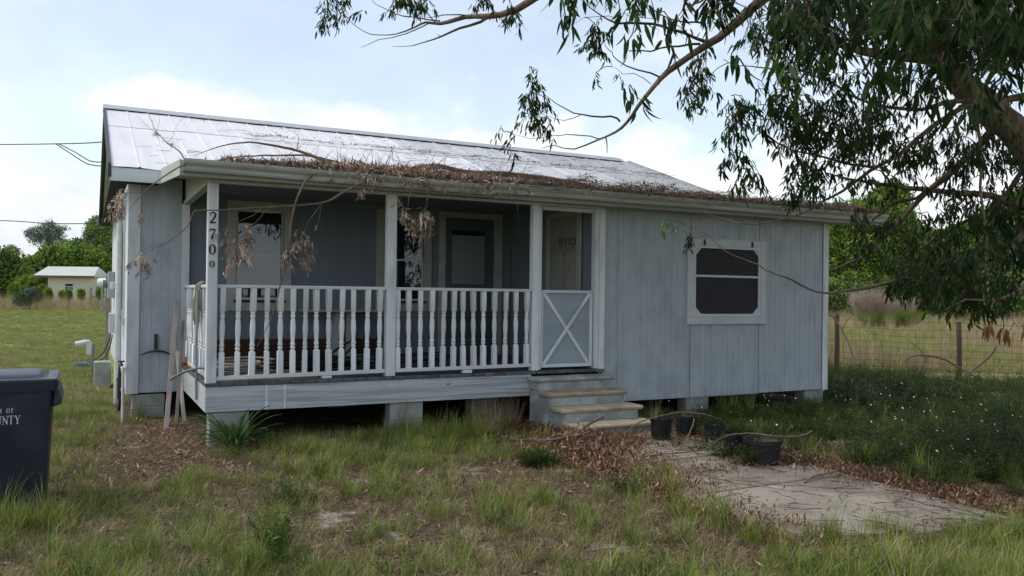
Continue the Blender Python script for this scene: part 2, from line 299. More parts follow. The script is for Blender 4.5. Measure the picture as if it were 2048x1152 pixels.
# ------------------------------------------------------------------ builders
class MB:
    def __init__(s): s.v = []; s.f = []; s.m = []
    def add(s, vs, fs, mi=0):
        k = len(s.v); s.v += [tuple(map(float, p)) for p in vs]; s.f += [tuple(i+k for i in f) for f in fs]; s.m += [mi]*len(fs); return s
    def box(s, x0, x1, y0, y1, z0, z1, mi=0):
        return s.add([(x0, y0, z0), (x1, y0, z0), (x1, y1, z0), (x0, y1, z0), (x0, y0, z1), (x1, y0, z1), (x1, y1, z1), (x0, y1, z1)],
                     [(0, 3, 2, 1), (4, 5, 6, 7), (0, 1, 5, 4), (1, 2, 6, 5), (2, 3, 7, 6), (3, 0, 4, 7)], mi)
    def beam(s, a, b, w, h, mi=0, up=(0, 0, 1)):
        a = Vector(a); b = Vector(b); d = (b-a).normalized(); u = Vector(up)
        sd_ = d.cross(u).normalized(); u = sd_.cross(d).normalized(); sd_ = sd_*w/2; u = u*h/2
        vs = [a-sd_-u, a+sd_-u, a+sd_+u, a-sd_+u, b-sd_-u, b+sd_-u, b+sd_+u, b-sd_+u]
        return s.add(vs, [(0, 1, 2, 3), (7, 6, 5, 4), (0, 4, 5, 1), (1, 5, 6, 2), (2, 6, 7, 3), (3, 7, 4, 0)], mi)
    def prism(s, pts, axis, a, b, mi=0):      # polygon (2D) extruded along axis from a to b
        def P(p, t): return {'x': (t, p[0], p[1]), 'y': (p[0], t, p[1]), 'z': (p[0], p[1], t)}[axis]
        n = len(pts); vs = [P(p, a) for p in pts]+[P(p, b) for p in pts]
        fs = [tuple(range(n)), tuple(range(2*n-1, n-1, -1))]+[(i, i+n, (i+1) % n+n, (i+1) % n) for i in range(n)]
        return s.add(vs, fs, mi)
    def tube(s, pts, rad, sides=8, mi=0, cap=True):
        P = [Vector(p) for p in pts]; n = len(P)
        R = rad if hasattr(rad, '__len__') else [rad]*n
        vs = []; ref = None
        for i in range(n):
            d = (P[min(i+1, n-1)]-P[max(i-1, 0)])
            d = d.normalized() if d.length > 1e-9 else Vector((0, 0, 1))
            if ref is None: ref = Vector((0, 0, 1)) if abs(d.z) < .9 else Vector((1, 0, 0))
            a = d.cross(ref).normalized(); b = d.cross(a).normalized(); ref = -b
            for k in range(sides):
                t = 2*PI*k/sides; vs.append(P[i]+(a*math.cos(t)+b*math.sin(t))*R[i])
        fs = [(i*sides+k, i*sides+(k+1) % sides, (i+1)*sides+(k+1) % sides, (i+1)*sides+k) for i in range(n-1) for k in range(sides)]
        if cap: fs += [tuple(range(sides-1, -1, -1)), tuple(range((n-1)*sides, n*sides))]
        return s.add(vs, fs, mi)
    def lathe(s, prof, cx, cy, sides=12, mi=0, z0=0.):   # prof: (r, z); r may be ('sq', half) for square sections
        vs = []
        for r, z in prof:
            for k in range(sides):
                t = 2*PI*(k+.5)/sides
                c, q = math.cos(t), math.sin(t)
                if isinstance(r, tuple): m_ = r[1]/max(abs(c), abs(q)); vs.append((cx+c*m_, cy+q*m_, z0+z))
                else: vs.append((cx+c*r, cy+q*r, z0+z))
        n = len(prof); fs = [(i*sides+k, i*sides+(k+1) % sides, (i+1)*sides+(k+1) % sides, (i+1)*sides+k) for i in range(n-1) for k in range(sides)]
        fs += [tuple(range(sides-1, -1, -1)), tuple(range((n-1)*sides, n*sides))]
        return s.add(vs, fs, mi)
    def build(s, name, mats, parent=None, bevel=0, smooth=False, label=None, loc=None):
        me = bpy.data.meshes.new(name)
        off = np.array(parent_origin(parent)) if parent is not None else (np.array(loc) if loc is not None else np.zeros(3))
        v = np.array(s.v, float)-off
        me.from_pydata(v.tolist(), [], s.f)
        ml = mats if isinstance(mats, (list, tuple)) else [mats]
        for q in ml: me.materials.append(q)
        if len(ml) > 1: me.polygons.foreach_set('material_index', s.m)
        if smooth: me.polygons.foreach_set('use_smooth', [True]*len(me.polygons))
        me.update()
        o = bpy.data.objects.new(name, me); COL.objects.link(o)
        if parent is not None: o.parent = parent
        elif loc is not None: o.location = loc
        if bevel:
            b = o.modifiers.new('bevel', 'BEVEL'); b.width = bevel; b.segments = 1; b.limit_method = 'ANGLE'; b.angle_limit = math.radians(40)
        if smooth and bevel == 0: 
            try: me.set_sharp_from_angle(angle=math.radians(50))
            except Exception: pass
        if label: o['label'] = label
        return o
ORIGIN = {}
def parent_origin(p): return ORIGIN.get(p.name, (0, 0, 0))
def thing(name, loc, label, cat, group=None):
    o = bpy.data.objects.new(name, None); COL.objects.link(o); o.location = tuple(map(float, loc)); o.empty_display_size = .2
    o['label'] = label; o['category'] = cat
    if group: o['group'] = group
    ORIGIN[o.name] = tuple(map(float, loc)); return o
def sub(o, parent):          # register a part so that sub-parts use the same origin
    ORIGIN[o.name] = parent_origin(parent); return o
def tag(o, label=None, cat=None, group=None, kind=None):
    if label: o['label'] = label
    if cat: o['category'] = cat
    if group: o['group'] = group
    if kind: o['kind'] = kind
    return o
def share(src, loc, parent, name=None, rot=None, scale=None):
    o = src.copy(); COL.objects.link(o); o.parent = parent
    if name: o.name = name
    po = parent_origin(parent) if parent else (0, 0, 0)
    o.location = tuple(float(a-b) for a, b in zip(loc, po))
    if rot is not None: o.rotation_euler = rot
    if scale is not None: o.scale = (scale,)*3 if not hasattr(scale, '__len__') else scale
    return o
def smooth_path(pts, step=.08):
    P = [np.array(p, float) for p in pts]; out = []
    for i in range(len(P)-1):
        p0 = P[max(i-1, 0)]; p1 = P[i]; p2 = P[i+1]; p3 = P[min(i+2, len(P)-1)]
        n = max(2, int(np.linalg.norm((p2-p1)[:3])/step))
        for k in range(n):
            t = k/n; out.append(.5*((2*p1)+(-p0+p2)*t+(2*p0-5*p1+4*p2-p3)*t*t+(-p0+3*p1-3*p2+p3)*t**3))
    out.append(P[-1]); return out
def wiggle(path, amp, seed):
    r = np.random.default_rng(seed); n = len(path)
    w = np.cumsum(r.normal(0, 1, (n, 3)), 0); t = np.linspace(0, 1, n)[:, None]; w = w-w[0]-(w[-1]-w[0])*t
    s_ = max(1e-6, np.abs(w).max()); w = w/s_*amp
    out = [p.copy() for p in path]
    for i in range(n): out[i][:3] = out[i][:3]+w[i]
    return out

# prototypes for scattered cover live in collections that are only referenced by geometry nodes
def proto_collection(name, objs):
    c = bpy.data.collections.new(name)
    for i, o in enumerate(objs):
        for cc in list(o.users_collection): cc.objects.unlink(o)
        o.name = '%s_%02d' % (name, i); c.objects.link(o)
    return c
_trees = {}
def scatter(name, coll, pos, rot, scl, idx, parent=None, mats=None, kind='stuff'):
    pos = np.asarray(pos, float); n = len(pos)
    off = np.array(parent_origin(parent)) if parent is not None else np.zeros(3)
    me = bpy.data.meshes.new(name); me.vertices.add(n); me.vertices.foreach_set('co', (pos-off).astype(np.float32).ravel())
    a = me.attributes.new('rot', 'FLOAT_VECTOR', 'POINT'); a.data.foreach_set('vector', np.asarray(rot, np.float32).ravel())
    a = me.attributes.new('scl', 'FLOAT', 'POINT'); a.data.foreach_set('value', np.asarray(scl, np.float32).ravel())
    a = me.attributes.new('idx', 'INT', 'POINT'); a.data.foreach_set('value', np.asarray(idx, np.int32).ravel())
    me.update()
    o = bpy.data.objects.new(name, me); COL.objects.link(o)
    if parent is not None: o.parent = parent
    if coll.name not in _trees:
        g = bpy.data.node_groups.new('scatter_'+coll.name, 'GeometryNodeTree'); _trees[coll.name] = g
        g.interface.new_socket('Geometry', in_out='INPUT', socket_type='NodeSocketGeometry')
        g.interface.new_socket('Geometry', in_out='OUTPUT', socket_type='NodeSocketGeometry')
        gi = g.nodes.new('NodeGroupInput'); go = g.nodes.new('NodeGroupOutput')
        mp_ = g.nodes.new('GeometryNodeMeshToPoints'); ip = g.nodes.new('GeometryNodeInstanceOnPoints')
        ci = g.nodes.new('GeometryNodeCollectionInfo'); ci.inputs[0].default_value = coll; ci.inputs[1].default_value = True; ci.inputs[2].default_value = True
        def na(t, nm):
            k = g.nodes.new('GeometryNodeInputNamedAttribute'); k.data_type = t; k.inputs[0].default_value = nm; return k
        ar, as_, ai = na('FLOAT_VECTOR', 'rot'), na('FLOAT', 'scl'), na('INT', 'idx')
        g.links.new(gi.outputs[0], mp_.inputs[0]); g.links.new(mp_.outputs[0], ip.inputs['Points'])
        g.links.new(ci.outputs[0], ip.inputs['Instance']); ip.inputs['Pick Instance'].default_value = True
        g.links.new(ai.outputs[0], ip.inputs['Instance Index']); g.links.new(ar.outputs[0], ip.inputs['Rotation']); g.links.new(as_.outputs[0], ip.inputs['Scale'])
        g.links.new(ip.outputs[0], go.inputs[0])
    md = o.modifiers.new('scatter', 'NODES'); md.node_group = _trees[coll.name]
    if kind: o['kind'] = kind
    return o
# ================================================================== GROUND
def ground_h(x, y):
    n = mnoise.noise(Vector((x*.45, y*.45, 3)))*.05+mnoise.noise(Vector((x*1.7, y*1.7, 8)))*.018
    d = math.hypot(x-3, y+2)
    near = max(0., min(1., (26-d)/12))
    return n*near-.006
def grid_coords(lo, hi, c0, c1, fine, growth):
    a = list(np.arange(c0, c1, fine)); s = fine; x = c1
    while x < hi: a.append(x); s *= growth; x += s
    a.append(hi); s = fine; x = c0-fine; b = []
    while x > lo: b.append(x); s *= growth; x -= s
    b.append(lo); return b[::-1]+a
gx = grid_coords(-900, 1200, -7, 14, .14, 1.25); gy = grid_coords(-300, 1500, -7.5, 4, .14, 1.25)
gb = MB(); gb.v = [(x, y, ground_h(x, y)) for y in gy for x in gx]
W_ = len(gx); gb.f = [(j*W_+i, j*W_+i+1, (j+1)*W_+i+1, (j+1)*W_+i) for j in range(len(gy)-1) for i in range(W_-1)]; gb.m = [0]*len(gb.f)
g = gb.build('ground', M['ground'], smooth=True); g['kind'] = 'structure'

# concrete path from the steps: three cast slabs
path_root = thing('concrete_path', (4.1, -3.3, 0), 'stained concrete path of cast slabs leading from the front steps, strewn with twigs', 'path')
def slab(poly, z):
    q = []
    for i in range(len(poly)):
        a, c = poly[i], poly[(i+1) % len(poly)]; n = max(2, int(math.dist(a, c)/.09))
        for k in range(n):
            t = k/n; x, y = a[0]+(c[0]-a[0])*t, a[1]+(c[1]-a[1])*t; w = mnoise.noise(Vector((x*3, y*3, 4)))*.03+mnoise.noise(Vector((x*11, y*11, 2)))*.012; q.append((x+w*(1 if abs(a[0]-c[0]) < .6 else 0), y+w*(1 if abs(a[0]-c[0]) >= .6 and min(a[1], c[1]) < -4.9 else .2)))
    poly = q
    b = MB(); b.prism(poly, 'z', -.05, z); return b.build('slab', M['slab'], path_root, bevel=.008)
slab([(3.62, -1.35), (4.98, -1.30), (5.02, -2.62), (3.55, -2.66)], .035)
slab([(3.52, -2.685), (5.03, -2.645), (4.98, -3.80), (3.10, -3.84)], .03)
slab([(3.02, -3.865), (4.98, -3.825), (4.88, -5.50), (3.9, -5.32), (3.12, -5.02)], .026)

# ================================================================== HOUSE
ZD, ZB, ZF = .66, 2.74, .356
XL, XR, YW, YB = -.68, 9.0, 2.47, 10.32
house = thing('house', (4.2, 5, 0), 'single storey blue grey wooden house with white metal roof and front porch', 'house')
H = lambda b, n, m, **k: b.build(n, m, house, **k)

def siding(u0, u1, z0, z1, fixed, axis, out, opening=(), pitch=.1016, m='siding', parent=house, name='siding_panel', th=.014):
    """grooved sheet: u runs along axis ('x' or 'y'), face at `fixed`, facing direction out (+1/-1) of the other axis"""
    xs = [u0]; k = math.ceil((u0+.001)/pitch)*pitch; g2 = .0028; dep = .0035
    prof = [(u0, 0)]
    while k < u1-.01:
        if k-g2 > u0+.01: prof += [(k-g2-.002, 0), (k-g2, dep), (k+g2, dep), (k+g2+.002, 0)]
        k += pitch
    prof.append((u1, 0))
    for (a, b, c, d) in opening:
        for e in (a, b):
            if u0 < e < u1: prof.append((e, 0))
    prof.sort()
    bld = MB()
    def P(u, dd, z): 
        q = fixed-out*dd
        return (u, q, z) if axis == 'x' else (q, u, z)
    for (a, da), (b, db) in zip(prof[:-1], prof[1:]):
        if b-a < 1e-5: continue
        mid = (a+b)/2; spans = [(z0, z1)]
        for (oa, ob, oc, od) in opening:
            if oa < mid < ob:
                spans = [s for s in [(z0, oc), (od, z1)] if s[1]-s[0] > .01]
        for s0, s1 in spans:
            bld.add([P(a, da, s0), P(b, db, s0), P(b, db, s1), P(a, da, s1), P(a, th, s0), P(b, th, s0), P(b, th, s1), P(a, th, s1)],
                    [(0, 1, 2, 3), (0, 4, 5, 1), (3, 2, 6, 7), (5, 4, 7, 6)])
    for e, q in ((u0, 0), (u1, 0)):
        bld.add([P(e, 0, z0), P(e, 0, z1), P(e, th, z1), P(e, th, z0)], [(0, 1, 2, 3)])
    return sub(bld.build(name, M[m], parent), parent)

WIN_R = (6.375, 7.615, 1.335, 2.333)
rwz = (WIN_R[2], WIN_R[3])
# wall groups (parts) with sheets as sub-parts
def wall_part(name, box, m='dark'):
    b = MB(); b.box(*box); return sub(H(b, name, M[m]), house)
# inner sheathing behind the sheets, split round the window openings
def sheath(u0, u1, z0, z1, y0, y1, ops, axis='x'):
    b = MB(); cuts = sorted({u0, u1}|{c for o in ops for c in o[:2]})
    for a, c in zip(cuts[:-1], cuts[1:]):
        mid = (a+c)/2; sp_ = [(z0, z1)]
        for o in ops:
            if o[0] < mid < o[1]: sp_ = [(z0, o[2]), (o[3], z1)]
        for s0, s1 in sp_:
            if axis == 'x': b.box(a, c, y0, y1, s0, s1)
            else: b.box(y0, y1, a, c, s0, s1)
    return b
ops_back = [(.62, 1.25, 1.50, 2.72), (2.69, 3.31, 1.50, 2.72)]
wall_right = sub(H(sheath(4.86, XR-.03, .25, 2.95, .016, .12, [WIN_R]), 'front_wall', M['dark'], label='wall of the projecting right hand room'), house)
wall_back = sub(H(sheath(XL+.03, 4.77, .35, 3.1, YW+.016, YW+.12, ops_back), 'porch_wall', M['dark'], label='shaded wall at the back of the porch'), house)
for a, b_ in [(4.86, 5.105), (5.112, 6.323), (6.337, 7.600), (7.613, 8.90)]:
    siding(a, b_, .21+rnd.uniform(-.008, .008) if a > 5 else .50, 2.80, 0, 'x', -1, opening=[WIN_R], parent=wall_right)
b = MB(); b.box(4.862, 5.104, .001, .013, .21, .497); sub(b.build('siding_panel', M['siding'], wall_right, label='short patched strip of siding'), wall_right)
siding(XL+.13, -.065, .30, 3.05, YW, 'x', -1, parent=wall_back)
for a, b_ in [(.035, 1.22), (1.222, 2.44), (2.442, 3.66), (3.662, 4.772)]:
    siding(a, b_, .62, 2.93, YW, 'x', -1, opening=ops_back, m='siding_porch_shade', parent=wall_back)
# porch right end wall (faces -x) with office door
wall_office = wall_part('porch_end_wall', (4.79, 4.90, .05, 2.46, .62, 2.9))
siding(.05, 1.25, .62, 2.93, 4.776, 'y', -1, m='siding_porch_shade', parent=wall_office)
siding(1.252, 2.468, .62, 2.93, 4.776, 'y', -1, m='siding_porch_shade', parent=wall_office)
# left side wall
wall_left = wall_part('side_wall', (XL+.015, XL+.1, YW+.01, YB-.02, .35, 3.1))
for a in np.arange(YW+.13, YB-.1, 1.22):
    siding(a, min(a+1.216, YB), .28, 3.12, XL, 'y', -1, m='siding_side', parent=wall_left)
# gable triangle above side wall
b = MB(); b.prism([(YW, 3.12), (YB, 3.12), (6.4, 4.50)], 'x', XL+.002, XL+.06); H(b, 'gable_panel', M['siding_side'])
b = MB(); b.prism([(YW, 3.12), (YB, 3.12), (6.4, 4.50)], 'x', XR-.08, XR); b.box(XR-.08, XR, .12, YB-.12, .25, 3.12); b.box(XL+.1, XR-.08, YB-.1, YB, .25, 3.1); H(b, 'rear_wall', M['siding_side'])
# floor, skirt
b = MB(); b.box(XL+.12, XR-.1, YW+.14, YB-.12, .36, .6); b.box(4.93, XR-.1, .14, YW+.14, .36, .6); H(b, 'floor', M['dark'])
# interior partition behind glass so rooms read as dark rooms
b = MB(); b.box(4.93, XR-.1, 3.4, 3.5, .6, 2.9); b.box(XL+.12, 4.77, 3.9, 4.0, .6, 2.9); b.box(4.92, 5.0, 2.6, 3.9, .6, 2.9); H(b, 'partition', M['dark'])
b = MB(); b.box(XL+.12, XR-.1, YW+.14, YB-.12, 2.93, 2.98); b.box(4.93, XR-.1, .14, YW+.14, 2.93, 2.98); H(b, 'ceiling', M['dark'])
# corner trims
b = MB(); b.box(XL-.018, XL+.128, YW-.02, YW-.001, .29, 3.0); H(b, 'corner_board', M['white_v'], bevel=.004)
b = MB(); b.box(XL-.022, XL-.001, YW-.018, YW+.128, .285, 3.0); H(b, 'corner_board', M['white_v'], bevel=.004)
b = MB(); b.box(8.905, 9.02, -.02, -.001, .20, 2.78); H(b, 'corner_board', M['white_v'], bevel=.004)
b = MB(); b.box(-.062, .032, YW-.05, YW-.001, .56, 2.74); H(b, 'corner_board', M['white_v'], bevel=.004)
# ---- roof
EY, EZ, RY, RZ = 2.07, 3.12, 6.4, 4.67
REY = 2*RY-EY
XE, XE2 = -.92, 9.8
sl = (RZ-EZ)/(RY-EY)
roof = H(MB().prism([(EY+.05, EZ-.06), (RY, RZ-.06), (REY-.05, EZ-.06), (REY-.05, EZ-.10), (RY, RZ-.12), (EY+.05, EZ-.10)], 'x', XE+.05, XE2-.05), 'roof', M['fascia_wood']); sub(roof, house)
def roof_panel(x0, x1, s0, s1, lift, m, front=True, curl=0.):
    """ribbed sheet between distances s0..s1 up the slope"""
    b = MB(); prof = []
    w = x1-x0; n = 3; pitch = w/n
    for k in range(n+1):
        c = x0+k*pitch
        if k == 0: prof += [(c, .012), (c+.010, .011), (c+.018, 0)]
        elif k == n: prof += [(c-.014, 0), (c-.006, .011), (c+.003, .013)]
        else: prof += [(c-.016, 0), (c-.008, .010), (c+.008, .010), (c+.016, 0)]
        if k < n: prof += [(c+pitch*.5, -.001+rnd.uniform(-.0015, .0015))]
    L_ = math.hypot(RY-EY, RZ-EZ); segs = 5
    rows = []
    for j in range(segs+1):
        s = s0+(s1-s0)*j/segs; t = s/L_
        yy = EY+(RY-EY)*t; zz = EZ+(RZ-EZ)*t
        if not front: yy = 2*RY-yy
        row = []
        for (x, h) in prof:
            wv = .006*mnoise.noise(Vector((x*2.1, s*1.3, 5)))+(curl*math.sin((x-x0)*7)*max(0, 1-j)*.012)
            row.append((x, yy-(sl*.0), zz+lift+h+wv))
        rows.append(row)
    m_ = len(prof); vs = [p for r in rows for p in r]
    fs = [(j*m_+i, j*m_+i+1, (j+1)*m_+i+1, (j+1)*m_+i) if front else (j*m_+i, (j+1)*m_+i, (j+1)*m_+i+1, j*m_+i+1) for j in range(segs) for i in range(m_-1)]
    b.add(vs, fs); o = b.build('roof_panel', m, roof); return o
L_ = math.hypot(RY-EY, RZ-EZ)
npan = 11; pw = (XE2-XE)/npan
for i in range(npan):
    x0 = XE+i*pw; lp = 3.05+rnd.uniform(-.04, .04)
    md_ = M['roof']
    roof_panel(x0, x0+pw, -.02 if i else -.03, lp, .0+(i % 2)*.001, md_ if i < 6 else M['roof_mid'] if i < 9 else M['roof_grey'], curl=1.)  # panel tone steps to darker grey towards the right
    roof_panel(x0, x0+pw, lp-.15, L_, .005+(i % 2)*.001, md_ if i < 5 else M['roof_mid'] if i < 8 else M['roof_grey'])
    roof_panel(x0, x0+pw, 0, L_, .0, M['roof_grey'], front=False)
# rake trim + ridge cap + eave board
def slopeY(t): return (EY+(RY-EY)*t, EZ+(RZ-EZ)*t)
b = MB(); b.prism([(EY-.02, EZ+.03), (RY, RZ+.03), (REY+.02, EZ+.03), (REY+.02, EZ-.14), (RY, RZ-.14), (EY-.02, EZ-.14)], 'x', XE-.025, XE+.012)
H(b, 'rake_board', mat('dark weathered rake board', (.085, .09, .10), (.045, .048, .055), scale=4))
b = MB(); b.prism([(EY-.02, EZ+.03), (RY, RZ+.03), (REY+.02, EZ+.03), (REY+.02, EZ-.14), (RY, RZ-.14), (EY-.02, EZ-.14)], 'x', XE2-.012, XE2+.02)
H(b, 'rake_board', M['fascia_wood'])
for x0, x1 in ((XE-.03, 3.0), (2.97, 6.5), (6.47, XE2-.25)):
    b = MB(); k = .21; dz = .004 if x0 > 2 and x0 < 4 else 0
    b.prism([(RY-k, RZ-k*sl+.032+dz), (RY-k*.9, RZ-k*sl+.050+dz), (RY-.02, RZ+.062+dz), (RY+.02, RZ+.062+dz), (RY+k*.9, RZ-k*sl+.05+dz), (RY+k, RZ-k*sl+.032+dz), (RY, RZ+.034+dz)], 'x', x0, x1); H(b, 'ridge_cap', M['ridge'])
b = MB(); b.box(XE, -.345, EY-.015, EY+.02, 2.94, 3.105); H(b, 'eave_board', M['white_x'], bevel=.004)
b = MB(); b.box(XE, XE2, REY-.02, REY+.015, 2.94, 3.10); b.box(XE-.06, XE2, REY+.017, REY+.13, 3.0, 3.11); H(b, 'rear_gutter', M['fascia_wood'])
b = MB(); b.box(XE+.015, -.36, EY+.022, YW-.022, 2.955, 2.975); b.box(XE+.015, XL-.024, YW-.02, REY-.02, 2.98, 3.0); H(b, 'soffit', M['dark'])
# ---- low porch roof extension
GZ = 2.915
ext = sub(H(MB().prism([(EY+.2, 3.13), (EY, 3.125), (-.28, GZ-.01), (-.28, GZ-.045), (EY, 3.08), (EY+.2, 3.08)], 'x', -.33, XE2-.012), 'porch_roof', M['roof_grey']), house)
b = MB(); b.prism([(EY-.02, 3.13), (-.30, GZ+.0), (-.30, 2.755), (EY-.02, 2.94)], 'x', -.355, -.332); H(b, 'end_board', M['white_y'], bevel=.003)
b = MB(); b.box(-.354, XE2-.01, -.302, -.282, 2.755, GZ-.012); H(b, 'eave_board', M['fascia_wood'])
b = MB(); b.box(-.33, XE2-.01, -.28, .0, 2.765, 2.78); H(b, 'soffit', M['fascia_wood'])
# gutters: K profile trough
def gutter(x0, x1, dz, tilt=0):
    y = -.304; z = 2.795+dz
    prof = [(y, z+.115), (y, z), (y-.075, z), (y-.085, z+.02), (y-.088, z+.045), (y-.115, z+.075), (y-.122, z+.095), (y-.122, z+.118), (y-.112, z+.118),
            (y-.110, z+.096), (y-.104, z+.08), (y-.08, z+.05), (y-.076, z+.022), (y-.066, z+.008), (y-.008, z+.008), (y-.008, z+.115)]
    n = len(prof); b = MB(); vs = [(x0, p[0], p[1]) for p in prof]+[(x1, p[0], p[1]+tilt) for p in prof]
    b.add(vs, [(i, (i+1) % n, (i+1) % n+n, i+n) for i in range(n)]+[tuple(range(n-1, -1, -1)), tuple(range(n, 2*n))])
    return H(b, 'gutter', M['gutter'])
gutter(-.33, 3.05, 0, -.022); gutter(3.04, 6.3, .012, -.006); gutter(6.26, 9.86, .008, -.008)
for x in (1.1, 2.5, 4.3, 6.28, 7.6, 9.0): b = MB(); b.box(x, x+.03, -.432, -.428, 2.86, 2.918); H(b, 'gutter_strap', M['gutter'])
# beams
b = MB(); b.box(-.05, 4.86, -.045, .045, ZB, 2.95); H(b, 'porch_beam', M['white_x'], bevel=.004)
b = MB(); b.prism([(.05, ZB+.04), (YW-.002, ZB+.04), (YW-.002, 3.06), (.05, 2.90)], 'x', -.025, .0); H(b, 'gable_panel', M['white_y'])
b = MB(); b.box(-.05, .04, .05, YW-.052, ZB-.005, ZB+.035); H(b, 'porch_beam', M['white_y'], bevel=.004)
b = MB(); b.box(.04, 4.77, .05, YW-.002, 2.88, 2.90); H(b, 'porch_ceiling', M['ceiling'])
b = MB(); b.box(3.94, 4.70, -.02, .02, 2.685, 2.735); H(b, 'gate_header', M['white_x'], bevel=.003)
# posts
def post(x0, x1, z0=ZD+.002, z1=ZB, y0=-.05, y1=.05):
    b = MB(); b.box(x0, x1, y0, y1, z0, z1); return H(b, 'post', M['white_v'], bevel=.006)
p_front = post(-.052, .052, z0=ZD-.012, y0=-.055)
sub(p_front, house)
post(1.89, 2.0); post(3.79, 3.88); post(4.712, 4.775)
b = MB(); b.box(3.882, 3.925, -.03, .03, ZD+.01, ZB); H(b, 'post_trim', M['white_v'], bevel=.003)
b = MB(); b.add([(4.777, -.052, .63), (4.80, -.052, .60), (4.815, -.052, .66), (4.835, -.052, .61), (4.862, -.052, .65), (4.862, -.052, 2.74), (4.777, -.052, 2.74),
                 (4.777, -.001, .63), (4.80, -.001, .60), (4.815, -.001, .66), (4.835, -.001, .61), (4.862, -.001, .65), (4.862, -.001, 2.74), (4.777, -.001, 2.74)],
        [(6, 5, 4, 3, 2, 1, 0), (7, 8, 9, 10, 11, 12, 13)]+[(i, (i+1) % 7, (i+1) % 7+7, i+7) for i in range(7)])
H(b, 'post_trim', M['white_v'], label='post board with splintered rotten foot')

# house number, serif strokes on the front post
def ribbon(b, pts, plane, th=.004, mi=0):
    """pts: (u, v, halfwidth) in letter space; plane maps (u,v,d)->world"""
    n = len(pts); L2 = []
    for i in range(n):
        a = pts[max(i-1, 0)]; c = pts[min(i+1, n-1)]; dx_, dy_ = c[0]-a[0], c[1]-a[1]; l = math.hypot(dx_, dy_) or 1
        nx, ny = -dy_/l, dx_/l; u, v, w = pts[i]; L2.append(((u+nx*w, v+ny*w), (u-nx*w, v-ny*w)))
    vs = []
    for d in (0, th):
        for p, q in L2: vs += [plane(p[0], p[1], d), plane(q[0], q[1], d)]
    fs = []
    for i in range(n-1):
        k = 2*i; fs += [(k, k+1, k+3, k+2), (2*n+k, 2*n+k+2, 2*n+k+3, 2*n+k+1), (k, k+2, 2*n+k+2, 2*n+k), (k+1, 2*n+k+1, 2*n+k+3, k+3)]
    b.add(vs, fs, mi)
def arc(cx, cy, rx, ry, a0, a1, n, wf):
    return [(cx+rx*math.cos(math.radians(a0+(a1-a0)*i/n)), cy+ry*math.sin(math.radians(a0+(a1-a0)*i/n)), wf(i/n, math.radians(a0+(a1-a0)*i/n))) for i in range(n+1)]
thick = lambda t, a: .022+.058*abs(math.cos(a))
GLY = {
 '2': [arc(.30, .72, .23, .24, 165, -35, 14, lambda t, a: .035+.045*t), [(.49, .60, .08), (.36, .38, .06), (.20, .20, .045), (.08, .06, .04)], [(.06, .07, .06), (.30, .06, .075), (.50, .05, .05), (.56, .20, .02)], [(.06, .74, .05), (.14, .72, .05)]],
 '7': [[(.04, .72, .02), (.06, .93, .04), (.30, .90, .075), (.56, .93, .04)], [(.54, .92, .03), (.40, .60, .05), (.28, .35, .075), (.24, .02, .09)]],
 '0': [arc(.30, .49, .22, .44, 0, 360, 28, thick)],
 'O': [arc(.42, .5, .36, .45, 0, 360, 28, thick)],
 'F': [[(.2, 0, .075), (.2, 1, .075)], [(.05, .98, .025), (.68, .98, .025)], [(.66, 1, .02), (.66, .78, .02)], [(.2, .52, .028), (.52, .52, .028)], [(.5, .62, .02), (.5, .42, .02)], [(.05, .02, .025), (.36, .02, .025)]],
 'U': [[(.2, 1, .075), (.2, .35, .075)], arc(.47, .35, .27, .32, 180, 360, 12, lambda t, a: .07-.04*t), [(.74, .35, .03), (.74, 1, .03)], [(.05, .98, .025), (.36, .98, .025)], [(.62, .98, .025), (.88, .98, .025)]],
 'N': [[(.18, 0, .03), (.18, 1, .03)], [(.14, .98, .07), (.76, .02, .08)], [(.76, 0, .03), (.76, 1, .03)], [(.04, .98, .025), (.26, .98, .025)], [(.05, .02, .025), (.32, .02, .025)], [(.62, .98, .025), (.90, .98, .025)]],
 'T': [[(.4, 0, .075), (.4, 1, .075)], [(.02, .98, .028), (.78, .98, .028)], [(.04, 1, .02), (.04, .78, .02)], [(.76, 1, .02), (.76, .78, .02)], [(.24, .02, .025), (.56, .02, .025)]],
 'Y': [[(.12, .98, .075), (.42, .45, .07)], [(.74, .98, .03), (.42, .45, .03)], [(.42, .46, .075), (.42, 0, .075)], [(.0, .98, .025), (.28, .98, .025)], [(.6, .98, .025), (.86, .98, .025)], [(.26, .02, .025), (.58, .02, .025)]],
}
for t_ in (('o', 'O'),): pass
SANS = {'O': [[(.1, .3, .07), (.1, .7, .07), (.2, .93, .07), (.4, .93, .07), (.5, .7, .07), (.5, .3, .07), (.4, .07, .07), (.2, .07, .07), (.1, .3, .07)]],
        'F': [[(.12, 0, .075), (.12, 1, .075)], [(.1, .93, .07), (.52, .93, .07)], [(.1, .52, .07), (.44, .52, .07)]], 'I': [[(.2, 0, .08), (.2, 1, .08)]],
        'C': [[(.5, .75, .07), (.4, .93, .07), (.2, .93, .07), (.1, .7, .07), (.1, .3, .07), (.2, .07, .07), (.4, .07, .07), (.5, .25, .07)]],
        'E': [[(.12, 0, .075), (.12, 1, .075)], [(.1, .93, .07), (.52, .93, .07)], [(.1, .52, .07), (.44, .52, .07)], [(.1, .07, .07), (.52, .07, .07)]]}
for ch, zc, h, w in (('2', 2.315, .118, .115), ('7', 2.145, .115, .115), ('0', 1.985, .118, .115), ('0', 1.855, .075, .085)):
    b = MB()
    for st in GLY[ch]: ribbon(b, st, lambda u, v, d, zc=zc, h=h, w=w: (-.006+(u-.3)*w, -.0565-d, zc+v*h-0.0), .005)
    b.build('house_number', M['black'], p_front, label='black numeral %s on the post' % ch)

